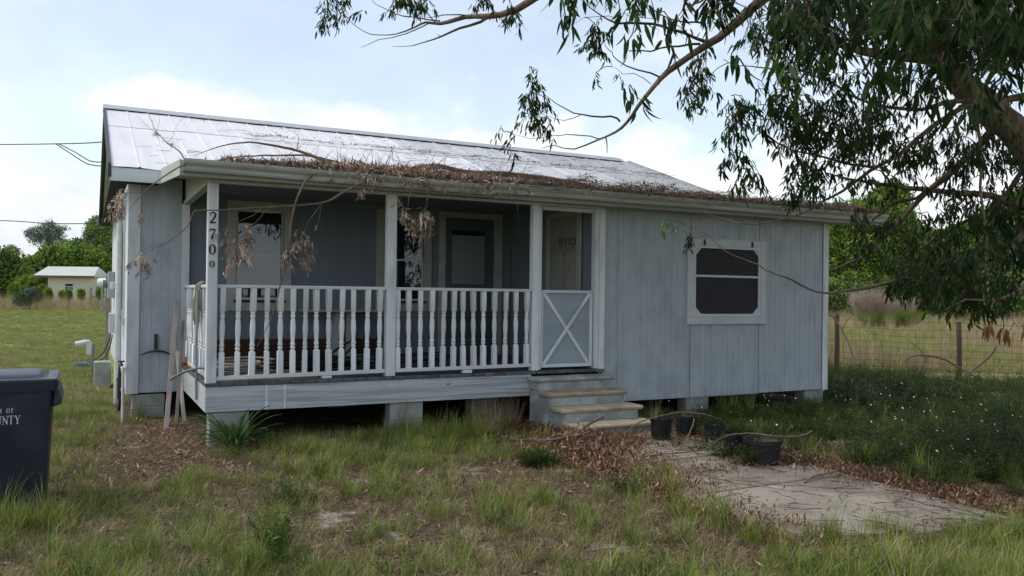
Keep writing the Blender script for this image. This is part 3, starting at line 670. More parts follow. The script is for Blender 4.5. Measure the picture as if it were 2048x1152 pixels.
# ---- deck
deck = sub(H(MB().box(-.03, 4.75, .0, YW-.05, .45, .60), 'porch_deck', M['dark']), house)
x = -.06; k = 0
boards = []
while x < 4.84:
    b = MB(); w = .139; y0 = -.075+rnd.uniform(-.006, .006)
    b.box(x, min(x+w, 4.86), y0 if x+w < 3.9 else y0-.01, YW-.06 if x < 4.62 else .04, .622, ZD+rnd.uniform(-.002, .001))
    b.build('deck_board', M['deck'], deck, bevel=.005); x += .1445; k += 1
b = MB(); b.box(-.055, 3.775, -.06, -.02, ZF, .62); H(b, 'rim_board', M['fascia'], bevel=.004, label='long pale front rim board of the porch, paint flaking')
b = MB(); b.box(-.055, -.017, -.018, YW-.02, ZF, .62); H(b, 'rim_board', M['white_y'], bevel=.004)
for x in (.55, .742):
    b = MB(); b.box(x, x+.02, -.0625, -.0604, ZF+.004, .655); H(b, 'paint_drip', M['letter'])
# piers of concrete blocks
def pier(x0, x1, y0, y1, ztop, n):
    p = sub(H(MB().box(x0+.01, x1-.01, y0+.01, y1-.01, -.06, ztop-.004), 'pier', M['block']), house)
    for i in range(n):
        b = MB(); a = -.05+(ztop+.05)*i/n; c = -.05+(ztop+.05)*(i+1)/n-.005; e = rnd.uniform(-.006, .006)
        b.box(x0+e, x1+e, y0+e, y1, a, c); b.build('concrete_block', M['block'], p, bevel=.008)
pier(-.01, .39, -.04, .16, ZF-.004, 2); pier(1.95, 2.35, -.03, .17, ZF-.004, 2); pier(-.63, -.24, YW+.0, YW+.2, .28, 2)
pier(6.29, 6.70, .03, .23, .22, 2); pier(8.58, 8.98, .03, .23, .20, 1); pier(3.4, 3.75, .9, 1.1, .44, 2); pier(1.9, 2.3, 2.4, 2.6, .34, 1); pier(6.3, 6.7, 2.5, 2.7, .35, 1)
pier(-.60, -.3, 5.2, 5.5, .34, 1)
b = MB(); b.box(XL+.1, XR-.1, 3.4, 3.45, -.05, .40); H(b, 'underfloor_light_block', M['dark'])  # dark sheet added to block light and keep the crawlspace black

# ---- railings
bal_prof = [(('sq', .027), 0), (('sq', .027), .245), (.020, .252), (.017, .262), (.026, .272), (.027, .285), (.019, .297), (.026, .31), (.027, .325), (.020, .345),
            (.024, .40), (.029, .46), (.030, .50), (.026, .57), (.020, .605), (.026, .618), (.027, .632), (.018, .645), (.026, .656), (.020, .67), (('sq', .027), .68), (('sq', .027), .925)]
bb = MB(); bb.lathe(bal_prof, 0, 0, 12)
def railing(name, pts_x, x0, x1, zl, zr, label):
    tr_ = MB(); pr_ = [(-.034, 1.648), (-.036, 1.664), (-.022, 1.682), (.022, 1.682), (.036, 1.664), (.034, 1.648)]
    tr_.prism([(p[0], p[1]) for p in pr_], 'x', x0, x1)
    R_ = sub(H(tr_, name, M['white_x'], label=label), house)
    b = MB(); n = 1
    b.add([(x0, -.03, zl-.042), (x1, -.03, zr-.042), (x1, .03, zr-.042), (x0, .03, zl-.042), (x0, -.03, zl), (x1, -.03, zr), (x1, .03, zr), (x0, .03, zl)],
          [(0, 3, 2, 1), (4, 5, 6, 7), (0, 1, 5, 4), (1, 2, 6, 5), (2, 3, 7, 6), (3, 0, 4, 7)])
    b.build('bottom_rail', M['white_x'], R_, bevel=.005)
    return R_
r1 = railing('railing', None, .055, 1.888, .722, .742, 'left run of the front porch railing with turned balusters')
r2 = railing('railing', None, 2.002, 3.788, .742, .752, 'middle run of the front porch railing with turned balusters')
proto_bal = None
def put_bal(x, y, z, R_, hs, rz=0, m=None):
    global proto_bal
    if proto_bal is None:
        proto_bal = bb.build('baluster', M['baluster'], None, smooth=True); o = proto_bal; o.parent = R_
        po = parent_origin(R_); o.location = (x-po[0], y-po[1], z-po[2])
    else: o = share(proto_bal, (x, y, z), R_, 'baluster')
    o.rotation_euler = (rnd.uniform(-.012, .012), rnd.uniform(-.016, .016), rz+rnd.uniform(-.25, .25)); o.scale = (1, 1, hs); return o
for i, x in enumerate((.103, .264, .412, .567, .71, .843, .973, 1.105, 1.239, 1.38, 1.523, 1.674, 1.821)):
    z = .722+.011*(x/1.0)*1; put_bal(x, 0, z, r1, (1.648-z)/.925)
for i, x in enumerate((2.043, 2.178, 2.32, 2.465, 2.604, 2.74, 2.87, 3.009, 3.136, 3.285, 3.43, 3.583, 3.731)):
    z = .742+.0056*(x-2); put_bal(x, 0, z, r2, (1.648-z)/.925)
b = MB(); b.prism([(-.034, 1.648), (-.036, 1.664), (-.022, 1.682), (.022, 1.682), (.036, 1.664), (.034, 1.648)], 'y', .056, YW-.052)
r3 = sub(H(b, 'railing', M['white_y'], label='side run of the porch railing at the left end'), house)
b = MB(); b.box(-.03, .03, .056, YW-.052, .69, .73); b.build('bottom_rail', M['white_y'], r3, bevel=.004)
for y in np.arange(.24, 2.35, .235): put_bal(0, float(y), .731, r3, .99)
for x in (1.27,):
    b = MB(); b.box(x-.11, x+.0, -.035, .03, .664, .69); H(b, 'rail_block', M['white_x'], bevel=.003)
b = MB(); b.box(2.86, 2.98, -.03, .03, .664, .70); H(b, 'rail_block', M['white_x'], bevel=.003)

# ---- gate
gate = sub(H(MB().box(3.955, 4.665, .0, .012, .715, 1.64), 'gate', mat('gate panel paint', (.33, .39, .43), (.27, .325, .37), scale=3, stretch=HX, chips=.66, chip_col=(.25, .12, .08), chip_scale=12, chip_stretch=(.2, 1, 2), bump=.3), label='low gate panel with a white X brace'), house)
for bx in ((3.935, 4.70, -.022, -.001, 1.635, 1.675), (3.94, 4.69, -.022, -.001, .695, .735), (4.655, 4.695, -.020, -.002, .735, 1.635), (3.935, 3.958, -.020, -.002, .735, 1.635)):
    b = MB(); b.box(*bx); b.build('gate_rail', M['white_x'], gate, bevel=.003)
b = MB(); b.beam((3.965, -.012, 1.62), (4.64, -.012, .75), .02, .042, up=(0, 1, 0)); 
b2 = MB(); 
def flatbar(a, c, w, y0, y1):
    a = np.array(a); c = np.array(c); d = (c-a)/np.linalg.norm(c-a); n = np.array([-d[1], d[0]])*w/2
    q = [a+n, a-n, c-n, c+n]; b = MB(); b.prism([tuple(p) for p in q], 'y', y0, y1); return b
flatbar((3.975, 1.63), (4.64, .74), .042, -.012, -.0015).build('gate_brace', M['white_v'], gate, bevel=.002)
flatbar((4.645, 1.63), (3.97, .74), .042, -.025, -.0135).build('gate_brace', M['white_v'], gate, bevel=.002)

# ---- windows on porch wall
def porch_window(x0, x1, z0, z1, gx0, gx1, gz0, gz1, label, zmid):
    y = YW
    w_ = MB()     # casing is the window body: head and jambs
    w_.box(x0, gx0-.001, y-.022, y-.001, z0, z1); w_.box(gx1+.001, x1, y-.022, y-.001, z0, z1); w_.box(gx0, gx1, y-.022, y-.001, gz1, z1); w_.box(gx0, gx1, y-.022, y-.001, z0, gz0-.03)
    win = sub(H(w_, 'window', M['porchtrim_shade'], bevel=.003, label=label), house)
    b = MB(); b.box(gx0-.03, gx1+.03, y-.045, y-.023, gz0-.035, gz0-.005); b.build('window_sill', M['black'], win)
    f = .028
    for (a, c, yo) in ((gz0, zmid+.015, .012), (zmid-.012, gz1, .034)):
        b = MB(); b.box(gx0, gx0+f, y+yo, y+yo+.02, a, c); b.box(gx1-f, gx1, y+yo, y+yo+.02, a, c); b.box(gx0+f, gx1-f, y+yo, y+yo+.02, a, a+f); b.box(gx0+f, gx1-f, y+yo, y+yo+.02, c-f, c)
        b.build('sash', M['frame'], win)
        b = MB(); b.box(gx0+f, gx1-f, y+yo+.008, y+yo+.012, a+f, c-f); b.build('window_pane', M['glass'], win)
    b = MB(); z = gz0+.12
    while z < gz1-.02:
        b.add([(gx0+.03, y+.085, z-.0075), (gx1-.03, y+.085, z-.0075), (gx1-.03, y+.105, z+.004), (gx0+.03, y+.105, z+.004)], [(0, 1, 2, 3)])
        z += .0215
    for i in range(5): zz = gz0+.05+i*.014; b.box(gx0+.03, gx1-.03, y+.08+.004*math.sin(i*3), y+.105, zz, zz+.004+.003*(i % 2))
    o = b.build('window_blind', M['blind'], win); o['kind'] = 'stuff'
    b = MB(); b.box(gx0-.02, gx1+.02, y+.125, y+.14, gz0-.02, gz1+.02); b.build('dark_backing', M['dark'], win)  # dark sheet added behind the blind so its gaps look shaded
porch_window(.50, 1.355, 1.35, 2.83, .62, 1.25, 1.50, 2.72, 'left porch window with closed blinds', 2.10)
porch_window(2.57, 3.43, 1.35, 2.83, 2.69, 3.31, 1.50, 2.72, 'narrow porch window beside the blue door with closed blinds', 2.10)

# ---- blue storm door
dr = MB(); y = YW
dr.box(3.66, 4.45, y-.05, y-.012, .67, 2.76)
door = sub(H(dr, 'door', M['bluedoor'], bevel=.004, label='faded blue storm door with large pane and ribbed lower panel'), house)
b = MB(); b.box(3.55, 3.655, y-.026, y-.001, .67, 2.85); b.box(4.505, 4.61, y-.026, y-.001, .67, 2.85); b.box(3.656, 4.504, y-.026, y-.001, 2.765, 2.85); b.box(4.452, 4.503, y-.03, y-.001, .67, 2.764); b.build('door_frame', M['porchtrim_shade'], door, bevel=.003)
b = MB(); X0, X1, Z0, Z1 = 3.72, 4.31, 1.74, 2.60
b.box(X0, X0+.02, y-.062, y-.051, Z0, Z1); b.box(X1-.02, X1, y-.062, y-.051, Z0, Z1); b.box(X0+.02, X1-.02, y-.062, y-.051, Z0, Z0+.02); b.box(X0+.02, X1-.02, y-.062, y-.051, Z1-.02, Z1); b.build('pane_frame', M['bluedoor'], door)
b = MB(); b.box(X0+.02, X1-.02, y-.056, y-.052, Z0+.02, Z1-.10); b.build('door_shade', M['shade'], door)
b = MB(); b.box(X0+.02, X1-.02, y-.056, y-.052, Z1-.098, Z1-.02); b.build('door_pane', M['dark'], door)
for z in (.92, 1.02, 1.26, 1.36, 1.5):
    b = MB(); b.box(3.72, 4.32, y-.058, y-.051, z, z+.012); b.build('door_rib', M['bluedoor'], door)
b = MB(); b.box(4.48, 4.50, y-.06, y-.031, 1.12, 1.30); b.tube([(4.50, y-.06, 1.17), (4.47, y-.10, 1.17), (4.43, y-.10, 1.18)], .009, 6); b.build('door_handle', M['black'], door)
b = MB(); b.box(2.69, 2.755, y-.012, y-.001, .86, .975); H(b, 'outlet_box', M['blackmetal'])

# ---- office door on the end wall (faces -x)
od = MB(); od.box(4.755, 4.774, .40, 1.205, .665, 2.69)
odoor = sub(H(od, 'office_door', M['beige'], label='cream six panel door lettered OFFICE in the porch end wall'), house)
for (a, c) in ((.50, .75), (.86, 1.11)):
    for (z0_, z1_) in ((.80, 1.40), (1.52, 2.20), (2.46, 2.6)):
        b = MB(); b.box(4.746, 4.7545, a, c, z0_, z1_); b.build('door_panel', M['beige'], odoor, bevel=.006)
b = MB(); b.box(4.735, 4.774, 1.207, 1.30, .665, 2.78); b.box(4.725, 4.7535, .355, .45, .665, 2.78); b.box(4.735, 4.774, .451, 1.206, 2.695, 2.78); b.build('door_frame', M['porchtrim_shade'], odoor, bevel=.003)
b = MB(); b.box(4.7525, 4.7543, .42, .975, 2.29, 2.425); b.build('door_sign', M['beige'], odoor)
b = MB(); yy = .955
for ch in 'OFFICE':
    for st in SANS[ch]: ribbon(b, st, lambda u, v, d, yy=yy: (4.7515-d, yy-u*.105, 2.302+v*.105), .002)
    yy -= .088 if ch != 'I' else .078
b.build('lettering', M['black'], odoor)

# ---- right hand window with insect screen
X0, X1, Z0, Z1 = WIN_R
b = MB(); b.box(6.262, X0-.001, -.022, -.001, 1.335, 2.433); b.box(X1+.001, 7.725, -.022, -.001, 1.335, 2.433); b.box(X0, X1, -.022, -.001, Z1+.001, 2.433)
b.box(6.255, 7.73, -.032, -.001, 1.222, 1.333)
wr = sub(H(b, 'window', M['frame'], bevel=.004, label='wide window of the right hand room with dark insect screens and corner braces'), house)
b = MB(); f = .035
zm = 1.905
def ring(bm, x0, x1, z0, z1, f, y0, y1):
    bm.box(x0, x0+f, y0, y1, z0, z1); bm.box(x1-f, x1, y0, y1, z0, z1); bm.box(x0+f, x1-f, y0, y1, z0, z0+f); bm.box(x0+f, x1-f, y0, y1, z1-f, z1)
ring(b, X0, X1, Z0, Z1, f, -.018, .004); b.box(X0+f, X1-f, -.016, .003, zm-.016, zm+.016)
sf = b.build('screen_frame', M['frame'], wr, bevel=.002)
for (cx_, cz_, sx, sz) in ((X0+f, Z0+f, 1, 1), (X1-f, Z0+f, -1, 1), (X0+f, Z1-f, 1, -1), (X1-f, Z1-f, -1, -1)):
    b = MB(); t = .10; q = [(cx_, cz_), (cx_+sx*t, cz_), (cx_, cz_+sz*t)]
    b.prism(q if sx*sz > 0 else q[::-1], 'y', -.014, .002); b.build('corner_brace', M['frame'], wr)
for z0_, z1_ in ((Z0+f, zm-.016), (zm+.016, Z1-f)):
    b = MB(); b.box(X0+f, X1-f, .003, .006, z0_, z1_); b.build('insect_screen', M['screen'], wr)
for x in (6.53, 7.42):
    b = MB(); b.box(x, x+.045, -.030, -.0225, 2.375, 2.385); b.box(x+.012, x+.034, -.034, -.0225, 2.335, 2.42); b.box(x, x+.045, -.030, -.0225, 2.36, 2.368); b.build('screen_hanger', M['blackmetal'], wr)

# ---- side wall fittings
for y, z0_, z1_ in ((3.7, .95, 2.9), (4.9, 1.2, 2.95), (6.6, 1.5, 2.9)):
    b = MB(); b.box(XL-.022, XL-.001, y, y+.09, z0_, z1_); H(b, 'wall_batten', M['white_v'], bevel=.003)
b = MB(); b.box(XL-.02, XL-.001, 3.83, 3.95, 1.33, 2.55); b.box(XL-.02, XL-.001, 4.75, 4.87, 1.33, 2.55); b.box(XL-.02, XL-.001, 3.951, 4.749, 2.44, 2.55); b.box(XL-.04, XL-.001, 3.83, 4.87, 1.24, 1.328)
H(b, 'side_window', M['frame'], label='window casing on the left side wall')
b = MB(); b.box(XL-.016, XL-.003, 3.952, 4.748, 1.33, 2.438); H(b, 'side_window_pane', M['screen'])

# hanging hook bracket on left wall section
b = MB(); b.box(-.375, -.335, YW-.03, YW-.001, .83, 1.05); 
b.tube([(-.53, YW-.06, .785), (-.45, YW-.09, .825), (-.355, YW-.11, .84), (-.26, YW-.09, .825), (-.18, YW-.06, .785)], [.010, .014, .018, .014, .010], 6)
b.box(-.37, -.34, YW-.11, YW-.031, .835, .87)
tag(b.build('hose_hanger', M['hookgreen'], None, loc=(-.355, YW, .8)), 'dark green metal hose hanger fixed to the grey wall left of the porch', 'hose hanger')
# ================================================================== FRONT STEPS
st = thing('front_steps', (4.25, -.7, 0), 'four rust stained precast concrete steps below the porch gate', 'steps')
sx0, sx1 = 3.74, 4.77
for i, (z, y) in enumerate(((.60, -.34), (.45, -.64), (.30, -.94), (.15, -1.24))):
    b = MB(); yb = -.08 if i == 0 else -.34-.3*(i-1)+.02
    b.prism([(y, z-.052), (yb if i == 0 else yb, z-.052), (yb, z-.15 if i < 3 else -.06), (y, z-.15 if i < 3 else -.06)], 'x', sx0+.006*i, sx1-.004*i)
    r_ = b.build('riser', M['step'], st)
    b = MB(); pr_ = [(yb if i else -.075, z-.05), (y-.02, z-.05), (y-.038, z-.04), (y-.045, z-.022), (y-.038, z-.006), (y-.02, z), (yb if i else -.075, z)]
    b.prism(pr_, 'x', sx0-.035, sx1+.035 if i < 2 else sx1+.045); b.build('tread', M['step'] if i == 0 else M['tread'], st, bevel=.012)
b = MB(); b.prism([(-.085, -.06), (-.085, .44), (-.30, .44), (-.32, .44), (-.62, .29), (-.62, .29), (-.92, .14), (-1.2, -.05)][::-1], 'x', sx0+.004, sx0+.06)
b.build('side_wall', M['step'], st)
b = MB(); b.prism([(-.085, -.06), (-.085, .44), (-.32, .44), (-.62, .29), (-.92, .14), (-1.2, -.05)][::-1], 'x', sx1-.06, sx1-.02); b.build('side_wall', M['step'], st)

# ================================================================== TRASH BIN
bn = thing('trash_bin', (-1.70, -1.88, 0), 'dark navy wheeled trash bin with closed lid and white county lettering at the left edge', 'trash bin')
b = MB()
def rrect(x0, x1, y0, y1, z, r, n=4):
    out = []
    for cx_, cy_, a0 in ((x1-r, y1-r, 0), (x0+r, y1-r, 90), (x0+r, y0+r, 180), (x1-r, y0+r, 270)):
        for k in range(n+1): a = math.radians(a0+90*k/n); out.append((cx_+r*math.cos(a), cy_+r*math.sin(a), z))
    return out
def loft(b, rings, mi=0):
    n = len(rings[0]); vs = [p for r in rings for p in r]; m_ = len(rings)
    fs = [(j*n+i, j*n+(i+1) % n, (j+1)*n+(i+1) % n, (j+1)*n+i) for j in range(m_-1) for i in range(n)]+[tuple(range(n-1, -1, -1)), tuple(range((m_-1)*n, m_*n))]
    b.add(vs, fs, mi)
BX0, BX1, BY0, BY1 = -2.06, -1.355, -2.24, -1.54
loft(b, [rrect(BX0+.055, BX1-.055, BY0+.09, BY1-.03, 0.03, .04), rrect(BX0+.05, BX1-.045, BY0+.08, BY1-.03, .1, .05), rrect(BX0+.03, BX1-.022, BY0+.035, BY1-.01, .60, .05),
         rrect(BX0+.022, BX1-.016, BY0+.012, BY1-.005, .70, .05), rrect(BX0+.004, BX1-.002, BY0, BY1, .945, .05)])
b.build('body', M['bin'], bn, smooth=True)
b = MB(); loft(b, [rrect(BX0-.022, BX1+.022, BY0-.03, BY1+.02, .885, .04), rrect(BX0-.028, BX1+.028, BY0-.036, BY1+.02, .935, .045), rrect(BX0-.03, BX1+.03, BY0-.038, BY1+.02, .955, .045)]); b.build('rim', M['bin'], bn, smooth=True)
b = MB(); b.prism([(BX1-.0, .89), (BX1+.034, .89), (BX1+.055, .785), (BX1-.012, .76)], 'y', BY0+.03, BY1-.08); b.build('lift_flange', M['bin'], bn, bevel=.01)
b = MB(); b.prism([(BX0-.0, .89), (BX0-.034, .89), (BX0-.055, .785), (BX0+.012, .76)][::-1], 'y', BY0+.03, BY1-.08); b.build('lift_flange', M['bin'], bn, bevel=.01)
b = MB(); loft(b, [rrect(BX0-.022, BX1+.022, BY0-.034, BY1+.03, .956, .045), rrect(BX0-.02, BX1+.02, BY0-.032, BY1+.03, .970, .045), rrect(BX0+.02, BX1-.02, BY0+.01, BY1, .973, .05),
                   rrect(BX0+.05, BX1-.05, BY0+.05, BY1-.02, .962, .06), rrect(BX0+.08, BX1-.08, BY0+.08, BY1-.03, .985, .08), rrect(BX0+.11, BX1-.11, BY0+.12, BY1-.05, .995, .09)]); b.build('lid', M['bin'], bn, smooth=True)
for s_ in (BX0+.05, BX1-.13):
    b = MB(); b.tube([(s_, BY1+.05, .13), (s_+.055, BY1+.05, .13)], .13, 14); b.build('wheel', M['black'], bn)
b = MB()
def put_text(b, txt, u0, z0, h, adv, planey):
    u = u0
    for ch in txt:
        if ch in GLY:
            for s in GLY[ch]: ribbon(b, s, lambda p, q, d, u=u: (u+p*h*.72, planey(z0+q*h)-d, z0+q*h), .0015)
        u += adv
pf = lambda z: BY0+(.96-z)/.26*.012-.0015
put_text(b, 'Y', -1.69, .735, .034, .03, pf); put_text(b, 'OF', -1.646, .735, .034, .028, pf)
put_text(b, 'OUNTY', -1.75, .655, .060, .0385, pf)
b.build('lettering', M['letter'], bn)

# ================================================================== NURSERY POTS
def pot(x, y, r, h, label, tilt=(0, 0)):
    t = thing('plant_pot', (x, y, ground_h(x, y)), label, 'plant pot', 'black nursery pots beside the steps')
    b = MB(); ring_ = []; n = 32
    prof = [(r*.80, .0), (r*.82, .02), (r*.93, h*.86), (r*.93, h*.862), (r*1.02, h*.87), (r*1.03, h), (r*.96, h), (r*.90, h*.86), (r*.88, h*.8)]
    vs = []
    for j, (rr, z) in enumerate(prof):
        for k in range(n):
            a = 2*PI*k/n; q = rr*(1+(.018 if (k % 2 and 0 < j < 3) else 0)); vs.append((x+q*math.cos(a), y+q*math.sin(a), z+t.location.z))
    m_ = len(prof); b.add(vs, [(j*n+i, j*n+(i+1) % n, (j+1)*n+(i+1) % n, (j+1)*n+i) for j in range(m_-1) for i in range(n)]+[tuple(range(n-1, -1, -1))])
    b.build('pot_body', M['pot'], t)
    b = MB(); b.add([(x+r*.89*math.cos(2*PI*k/16), y+r*.89*math.sin(2*PI*k/16), t.location.z+h*.82+.01*math.sin(k*2)) for k in range(16)], [tuple(range(16))]); b.build('soil', M['soil'], t)
    t.rotation_euler = (tilt[0], tilt[1], 0)
    return t
POTS = []
for (px, py, r, h, lb, ti) in ((1330, 887, .125, .27, 'black nursery pot nearest the steps, with thin dry grass in it', (.03, 0)), (1380, 880, .13, .265, 'black nursery pot second from the steps, full of orange dry stalks', (0, .05)),
                               (1438, 893, .12, .24, 'black nursery pot half hidden by weeds in the middle of the row', (-.04, .05)),
                               (1482, 916, .13, .26, 'black nursery pot leaning just behind the biggest pot, leafy weeds spilling over', (.05, -.06)), (1542, 936, .18, .30, 'largest black nursery pot, at the far end of the row by the path', (0, 0))):
    p = atz(px, py, .0); p[1] += r*.6; POTS.append((pot(p[0], p[1], r, h, lb, ti), p[0], p[1], r, h))

# ================================================================== FENCE
fence = thing('wire_fence', (14.0, 2.2, 0), 'woven wire field fence on brown wooden posts right of the house', 'fence')
fp = [(10.9, 8.1), (12.15, 5.7), (13.3, 3.53), (14.39, 1.46), (15.6, -.85), (16.8, -3.2)]
fz = [1.2, 1.22, 1.25, 1.17, 1.2, 1.2]
for (x, y), z in zip(fp, fz):
    b = MB(); b.tube([(x, y, -.1), (x+.01, y, z*.5), (x, y+.01, z)], [.055, .052, .048], 8); b.build('post', M['postwood'], fence)
for i in range(len(fp)-1):
    b = MB(); a = np.array(fp[i]); c = np.array(fp[i+1]); d = c-a; L2 = np.linalg.norm(d); n_ = np.array([-d[1], d[0]])/L2*-.055
    def W(t, z): 
        q = a+d*t+n_; return (q[0], q[1], z+.018*math.sin(t*9+i+z*4)*z)
    for z in (.06, .19, .32, .45, .58, .71, .84, .98, 1.13):
        b.tube([W(t, z) for t in np.linspace(0, 1, 9)], .0032 if z < 1.1 else .0036, 3, cap=False)
    k = int(L2/.15)
    for j in range(k+1):
        t = j/k; b.tube([W(t, .06), W(t+.004*math.sin(j*5), .5), W(t, .98)], .0026, 3, cap=False)
    for j in range(int(L2/.13)): t = (j+.5)/int(L2/.13); w0 = W(t, 1.13); b.tube([(w0[0]-.006, w0[1], w0[2]-.012), (w0[0]+.006, w0[1], w0[2]+.012)], .004, 3)
    o = b.build('wire_mesh', M['wire'], fence); o['kind'] = 'stuff'

# ================================================================== LEANING STAKES, PIPES, METER GEAR
def stake(p0, p1, w, h, m, label, name='wooden_stake'):
    b = MB(); b.beam(p0, p1, w, h, up=(0, -1, .2)); o = b.build(name, M[m], None, bevel=.003, loc=p0); return tag(o, label, 'wooden stake')
a_ = aty(353, 604, 2.32)
stake((-.31, 1.33, -.02), tuple(aty(354, 604, 2.30)), .055, .022, 'oldwood', 'tallest weathered board leaning on the wall left of the porch')
stake((-.16, 1.75, -.02), tuple(aty(366, 642, 2.36)), .04, .02, 'oldwood', 'thin dark grey stake leaning between the tall board and the pale one')
stake((-.06, 1.80, -.02), tuple(aty(354, 702, 2.32)), .045, .02, 'palewood', 'shortest pale white stake crossing in front of the others')
b = MB(); q = aty(391, 787, -.12); b.tube([(-.075, -.02+.55, .42), (-.085, .50, 1.0), (-.08, .48, 1.62)], .014, 8)
tag(b.build('metal_pole', M['metal'], None, loc=(-.08, .5, .42), smooth=True), 'thin grey metal pole standing against the side railing of the porch', 'pole')
# frayed rope draped over side rail
b = MB()
for k in range(46):
    y = .62+rnd.uniform(0, .36); l = rnd.uniform(.18, .42); s = rnd.uniform(-.03, .03)
    b.tube([(.045, y, 1.62-l*.5), (.038, y+s*.3, 1.685), (0, y+s*.4, 1.70+rnd.uniform(0, .02)), (-.045, y+s*.5, 1.68), (-.055+rnd.uniform(-.015, .01), y+s, 1.62-l*.4), (-.05+rnd.uniform(-.02, .01), y+s*2, 1.62-l)], rnd.uniform(.004, .009), 4)
tag(b.build('rope_bundle', M['rope'], None, loc=(0, .8, 1.68)), 'frayed grey rope bundle hanging over the side railing', 'rope')
b = MB(); b.tube(smooth_path([(.25, .25, .70), (.05, .12, .78), (-.05, .3, .79), (-.16, .55, .74), (-.26, .75, .67), (-.31, .85, .62)], .05), .014, 8)
tag(b.build('hose_end', M['hoseblue'], None, loc=(0, .3, .7), smooth=True), 'grey blue hose end sticking out past the porch corner post', 'hose')
b = MB(); b.box(-.04, .05, 1.2, 1.9, .675, .70); b.tube([(-.05, 1.9, .70), (-.03, 1.95, .76), (.02, 2.0, .78)], .03, 6); 
tag(b.build('rusty_bracket', M['rust'], None, loc=(0, 1.5, .68)), 'rusty orange metal scrap lying under the side railing', 'scrap metal')
# pvc standpipe with valve
pp = thing('water_pipe', (-.74, 2.2, 0), 'white plastic standpipe with black valve at the left corner of the house', 'water pipe')
b = MB(); b.tube([(-.74, 2.2, -.05), (-.74, 2.2, .63)], .017, 8); b.tube([(-.74, 2.2, .36), (-.74, 2.2, .40)], .023, 8); b.tube([(-.74, 2.2, .60), (-.74, 2.2, .655)], .024, 8); b.tube([(-.74, 2.19, .635), (-.745, 2.34, .635)], .020, 8); b.build('pipe', M['pvc'], pp, smooth=True)
b = MB(); b.tube([(-.745, 2.34, .635), (-.75, 2.62, .64)], .02, 6); b.tube([(-.75, 2.55, .64), (-.75, 2.55, .70)], .012, 6); b.tube([(-.79, 2.55, .70), (-.71, 2.55, .70)], .012, 6); b.tube([(-.75, 2.62, .66), (-.76, 2.63, .40), (-.76, 2.64, .22)], [.03, .035, .03], 7); b.tube([(-.79, 2.62, .45), (-.73, 2.62, .55)], .022, 6)
b.tube([(-.75, 2.62, .22), (-.76, 2.8, .05)], .02, 6); b.build('valve', M['blackmetal'], pp)
b = MB(); b.tube([(-.75, 3.95, -.05), (-.75, 3.95, .25), (-.74, 3.95, 3.0)], [.045, .045, .036], 8)
tag(b.build('drain_pipe', M['pvc'], None, loc=(-.75, 3.95, 0), smooth=True), 'off white vertical drain pipe on the left side wall', 'pipe')
b = MB(); b.tube([(-.705, 5.0, 1.55), (-.705, 5.0, 2.95)], .02, 6); tag(b.build('conduit', M['pvc'], None, loc=(-.7, 5, 2)), 'slim white conduit running up the left side wall', 'conduit')
b = MB(); b.tube([(-.72, 2.95, 1.25), (-.72, 2.95, 2.9)], .014, 6); b.box(-.74, -.70, 2.90, 3.0, 1.14, 1.25)
tag(b.build('conduit', M['whitemetal'], None, loc=(-.72, 2.95, 2)), 'thin white conduit ending in a small tap near the front corner of the side wall', 'conduit')
c_ = atd(213, 740, 17.0)
b = MB(); b.box(-1.03, -.78, 5.95, 6.25, -.05, .43); tag(b.build('concrete_base', M['block'], None, bevel=.01, loc=(-.95, 5.4, 0)), 'square grey concrete block standing by the side wall', 'concrete block')
mb_ = thing('electric_meter', (-.80, 8.4, 1), 'grey electric meter box with cables on the far end of the side wall', 'electric meter')
b = MB(); b.box(-.80, XL-.002, 8.2, 8.6, 1.45, 1.95); b.build('box', M['metal'], mb_, bevel=.01)
b = MB(); b.tube([(-.80, 8.4, 1.72), (-.88, 8.4, 1.72)], .08, 10); b.build('dial', M['shade'], mb_, smooth=True)
b = MB(); b.box(-.80, XL-.002, 6.0, 6.5, 1.62, 1.74); b.box(-.80, XL-.002, 6.9, 7.2, .85, 1.2); b.build('junction_box', M['whitemetal'], mb_, bevel=.008)
b = MB(); b.tube(smooth_path([(-.74, 7.0, .82), (-.78, 7.0, .6), (-.85, 6.9, .45), (-.95, 6.6, .40)], .06), .010, 6); b.tube(smooth_path([(-.76, 7.1, .82), (-.82, 7.1, .62), (-.90, 7.0, .48), (-1.02, 6.7, .40)], .06), .010, 6); b.build('cable', M['cable'], mb_, smooth=True)
b = MB(); b.box(-.82, -.75, 8.9, 8.99, -.05, 1.9); b.build('post', M['oldwood'], mb_)
lp = thing('meter_post', tuple(atz(186, 752, 0)), 'short grey post with small white light box left of the side wall', 'utility post')
px_, py_, _z = [float(v) for v in atz(186, 752, 0)]
b = MB(); b.box(px_-.03, px_+.03, py_-.03, py_+.03, -.05, .60); b.build('post', M['oldwood'], lp)
b = MB(); b.box(px_-.12, px_-.031, py_-.06, py_+.0, .40, .64); b.build('box', M['whitemetal'], lp, bevel=.006)
b = MB(); b.tube([(px_-.06, py_-.03, .645), (px_-.14, py_-.04, .63), (px_-.30, py_-.05, .60)], [.03, .05, .045], 8); b.build('lamp_head', M['whitemetal'], lp, smooth=True)
q = atz(163, 735, 0); b = MB(); b.box(q[0]-.14, q[0]+.14, q[1]-.1, q[1]+.1, 0, .08); b.box(q[0]-.11, q[0]+.11, q[1]-.07, q[1]+.07, .081, .10)
tag(b.build('valve_cover', M['bluebox'], None, bevel=.008, loc=(q[0], q[1], 0)), 'low blue plastic cover in the grass behind the meter post', 'valve cover')
q0 = atz(191, 770, .02); q1 = atz(200, 784, .02)
